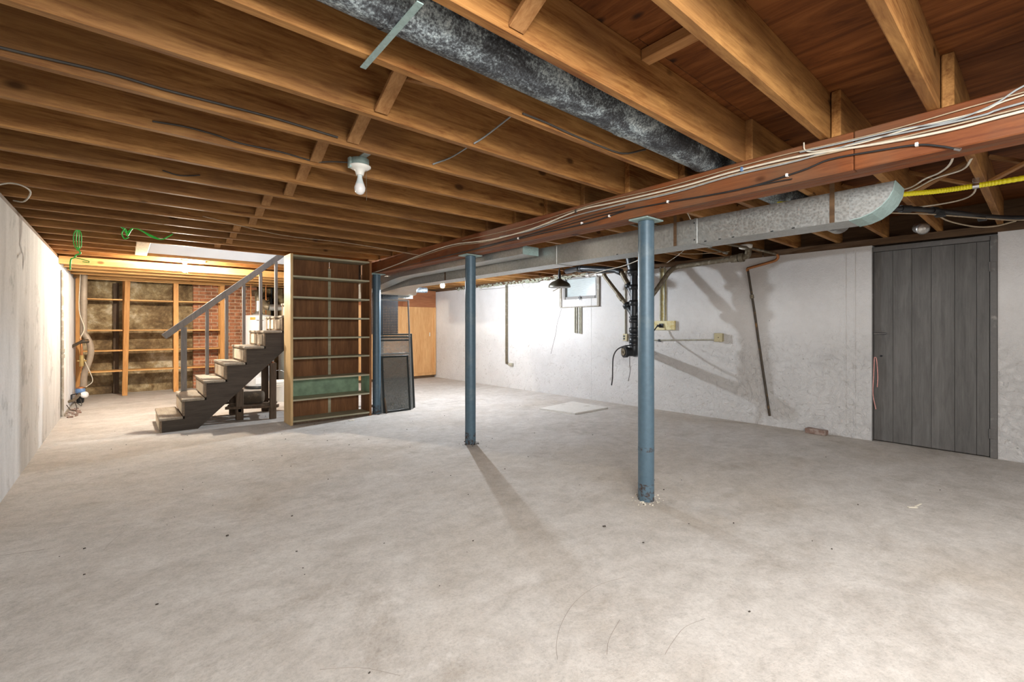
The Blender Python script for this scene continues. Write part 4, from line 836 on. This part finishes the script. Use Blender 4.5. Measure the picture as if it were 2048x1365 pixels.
obj('copper_line', MB().tube(smoothpts([(-.545,10.12,1.03),(-.53,10.1,.90),(-.525,10.1,.75),(-.53,10.1,.55)]), .014, 8), COPPER, pp)
obj('valve', MB().tube([(-.527,10.1,.76),(-.528,10.1,.58)], .03, 10).tube([(-.58,10.1,.67),(-.47,10.1,.67)], .014, 8), BRASS, pp)
obj('wall_inlet', MB().tube([(-.648,9.9,.90),(-.60,9.98,.93),(-.53,10.08,.98)], .022, 10).tube([(-.53,10.08,.98),(-.45,10.12,.99)], .03, 10), RUST, pp)
obj('pale_wire', MB().tube(smoothpts([(-.545,10.13,2.1),(-.56,10.13,1.5),(-.50,10.13,1.2),(-.55,10.13,1.0),(-.50,10.1,.70),(-.43,10.1,.48),(-.40,10.1,.33),(-.48,10.1,.24)]), .006, 6), WCABLE, pp)
wm = thing('water_meter', 'small blue and white water meter on pipes low in the back left corner', 'meter', (-.53, 10.05, 0))
obj('meter_body', MB().lathe([(.05,0),(.06,.015),(.06,.06),(.05,.075)], (-.54,10.02,.16), (0,0,1), 16), BLUEM, wm); obj('meter_lid', MB().lathe([(.052,0),(.055,.01),(.03,.025),(0,.027)], (-.54,10.02,.235), (0,0,1), 16), COPPER, wm)
obj('meter_face', MB().lathe([(.05,0),(.048,.04),(.0,.045)], (-.50,9.97,.13), (.6,-.7,.2), 16), LWHITE, wm)
obj('meter_base', MB().lathe([(.035,0),(.045,.02),(.05,.16)], (-.54,10.02,0), (0,0,1), 14), IRON, wm)
obj('pipe_run', MB().tube(smoothpts([(-.648,9.2,.13),(-.60,9.35,.12),(-.57,9.7,.12),(-.545,9.97,.15)]), .022, 10), OLDPIPE, wm)
obj('tap', MB().tube([(-.60,9.35,.12),(-.60,9.36,.21)], .011, 8).tube([(-.60,9.36,.21),(-.55,9.34,.22)], .007, 6), IRON, wm)
obj('ground_wire', MB().tube(smoothpts([(-.62,8.9,.12),(-.58,9.0,.03),(-.53,9.15,.02),(-.56,9.4,.09),(-.50,9.5,.02),(-.52,9.7,.10)]), .005, 6), DCABLE, wm)
bm_ = MB()
for i in range(26):
    x, y, s = random.uniform(-.63,-.48), random.uniform(8.45,9.3), random.uniform(.008,.025); bm_.beam((x-s,y,s*.4),(x+s,y+s*.5,s*.4), s*1.4, s*.8, c=.001)
o = tag(obj('rubble', bm_, REDBR), 'small heap of rubble at the foot of the left wall below the white boards', 'debris'); o['kind'] = 'stuff'

# ------------------------------------------------------------------ pegboard and screens
pgb = thing('pegboard', 'black pegboard panel on a dark post behind the leaning window screens', 'pegboard', (2.98, 6.62, 0))
P = .0254; nx, nz = 21, 24; px0, pz0 = 2.745, 1.105; hs = .0043; pm = MB()
for i in range(nx):
    for j in range(nz):
        cx, cz = px0+(i+.5)*P, pz0+(j+.5)*P; a, b = P/2, hs
        o_ = [(cx-a,6.62,cz-a),(cx+a,6.62,cz-a),(cx+a,6.62,cz+a),(cx-a,6.62,cz+a)]; n_ = [(cx-b,6.62,cz-b),(cx+b,6.62,cz-b),(cx+b,6.62,cz+b),(cx-b,6.62,cz+b)]
        q_ = [(p[0],6.626,p[2]) for p in n_]
        pm.add(o_+n_+q_, [(0,1,5,4),(1,2,6,5),(2,3,7,6),(3,0,4,7),(4,5,9,8),(5,6,10,9),(6,7,11,10),(7,4,8,11)])
        r_ = [(p[0],6.626,p[2]) for p in o_]; pm.add(r_+q_, [(4,5,1,0),(5,6,2,1),(6,7,3,2),(7,4,0,3)])
obj('board', pm, BLACKPB, pgb, False)
obj('post', MB().cbox(2.98, 3.04, 6.63, 6.66, 0, 1.70, .003), OLDWOOD, pgb); obj('foot', MB().cbox(2.85, 3.17, 6.60, 6.68, 0, .03, .003), OLDWOOD, pgb)
def screen(name, label, x0, x1, yb, hgt, lean, w, fm, mesh, bars=(), meshtop=None):
    t = thing(name, label, 'screen', ((x0+x1)/2, yb, 0), 'window screens leaning by the column'); th = .014
    def Pt(x, z, o=0): return Vector((x, yb+lean*z/hgt+o, z))
    for x in (x0+w/2, x1-w/2): obj('stile', MB().beam(Pt(x,.0), Pt(x,hgt), th, w, (1,0,0), .002), fm, t)
    for z in (w/2, hgt-w/2)+tuple(bars): obj('rail', MB().beam(Pt(x0+w,z), Pt(x1-w,z), th, w, (0,lean/hgt,1), .002), fm, t)
    if mesh:
        zt = meshtop or hgt-w; a = [Pt(x0+w,w), Pt(x1-w,w), Pt(x1-w,zt), Pt(x0+w,zt)]; obj('screen_mesh', MB().add(a, [(0,1,2,3)]), mesh, t, False)
    return t
screen('window_screen', 'short dark-framed window screen at the front of the leaning stack', 2.765, 3.19, 6.03, .80, .085, .026, DKFRAME, MESHA)
screen('window_screen', 'tallest grey aluminium screen frame with an open upper half', 2.755, 3.245, 6.075, 1.62, .13, .022, ALU, MESHB, (.83,), .82)
screen('window_screen', 'dark wide window screen third from the front of the leaning stack', 2.76, 3.29, 6.13, 1.08, .10, .024, DKFRAME, MESHB, (1.02,))
screen('window_screen', 'rearmost and widest grey screen in the leaning stack', 2.77, 3.33, 6.165, 1.115, .10, .022, DKFRAME, MESHB)
tag(obj('leaning_stick', MB().beam((2.79,5.985,.004),(2.775,6.02,.22), .022, .018), OLDWOOD), 'short dark stick leaning on the front screen beside the column', 'stick')
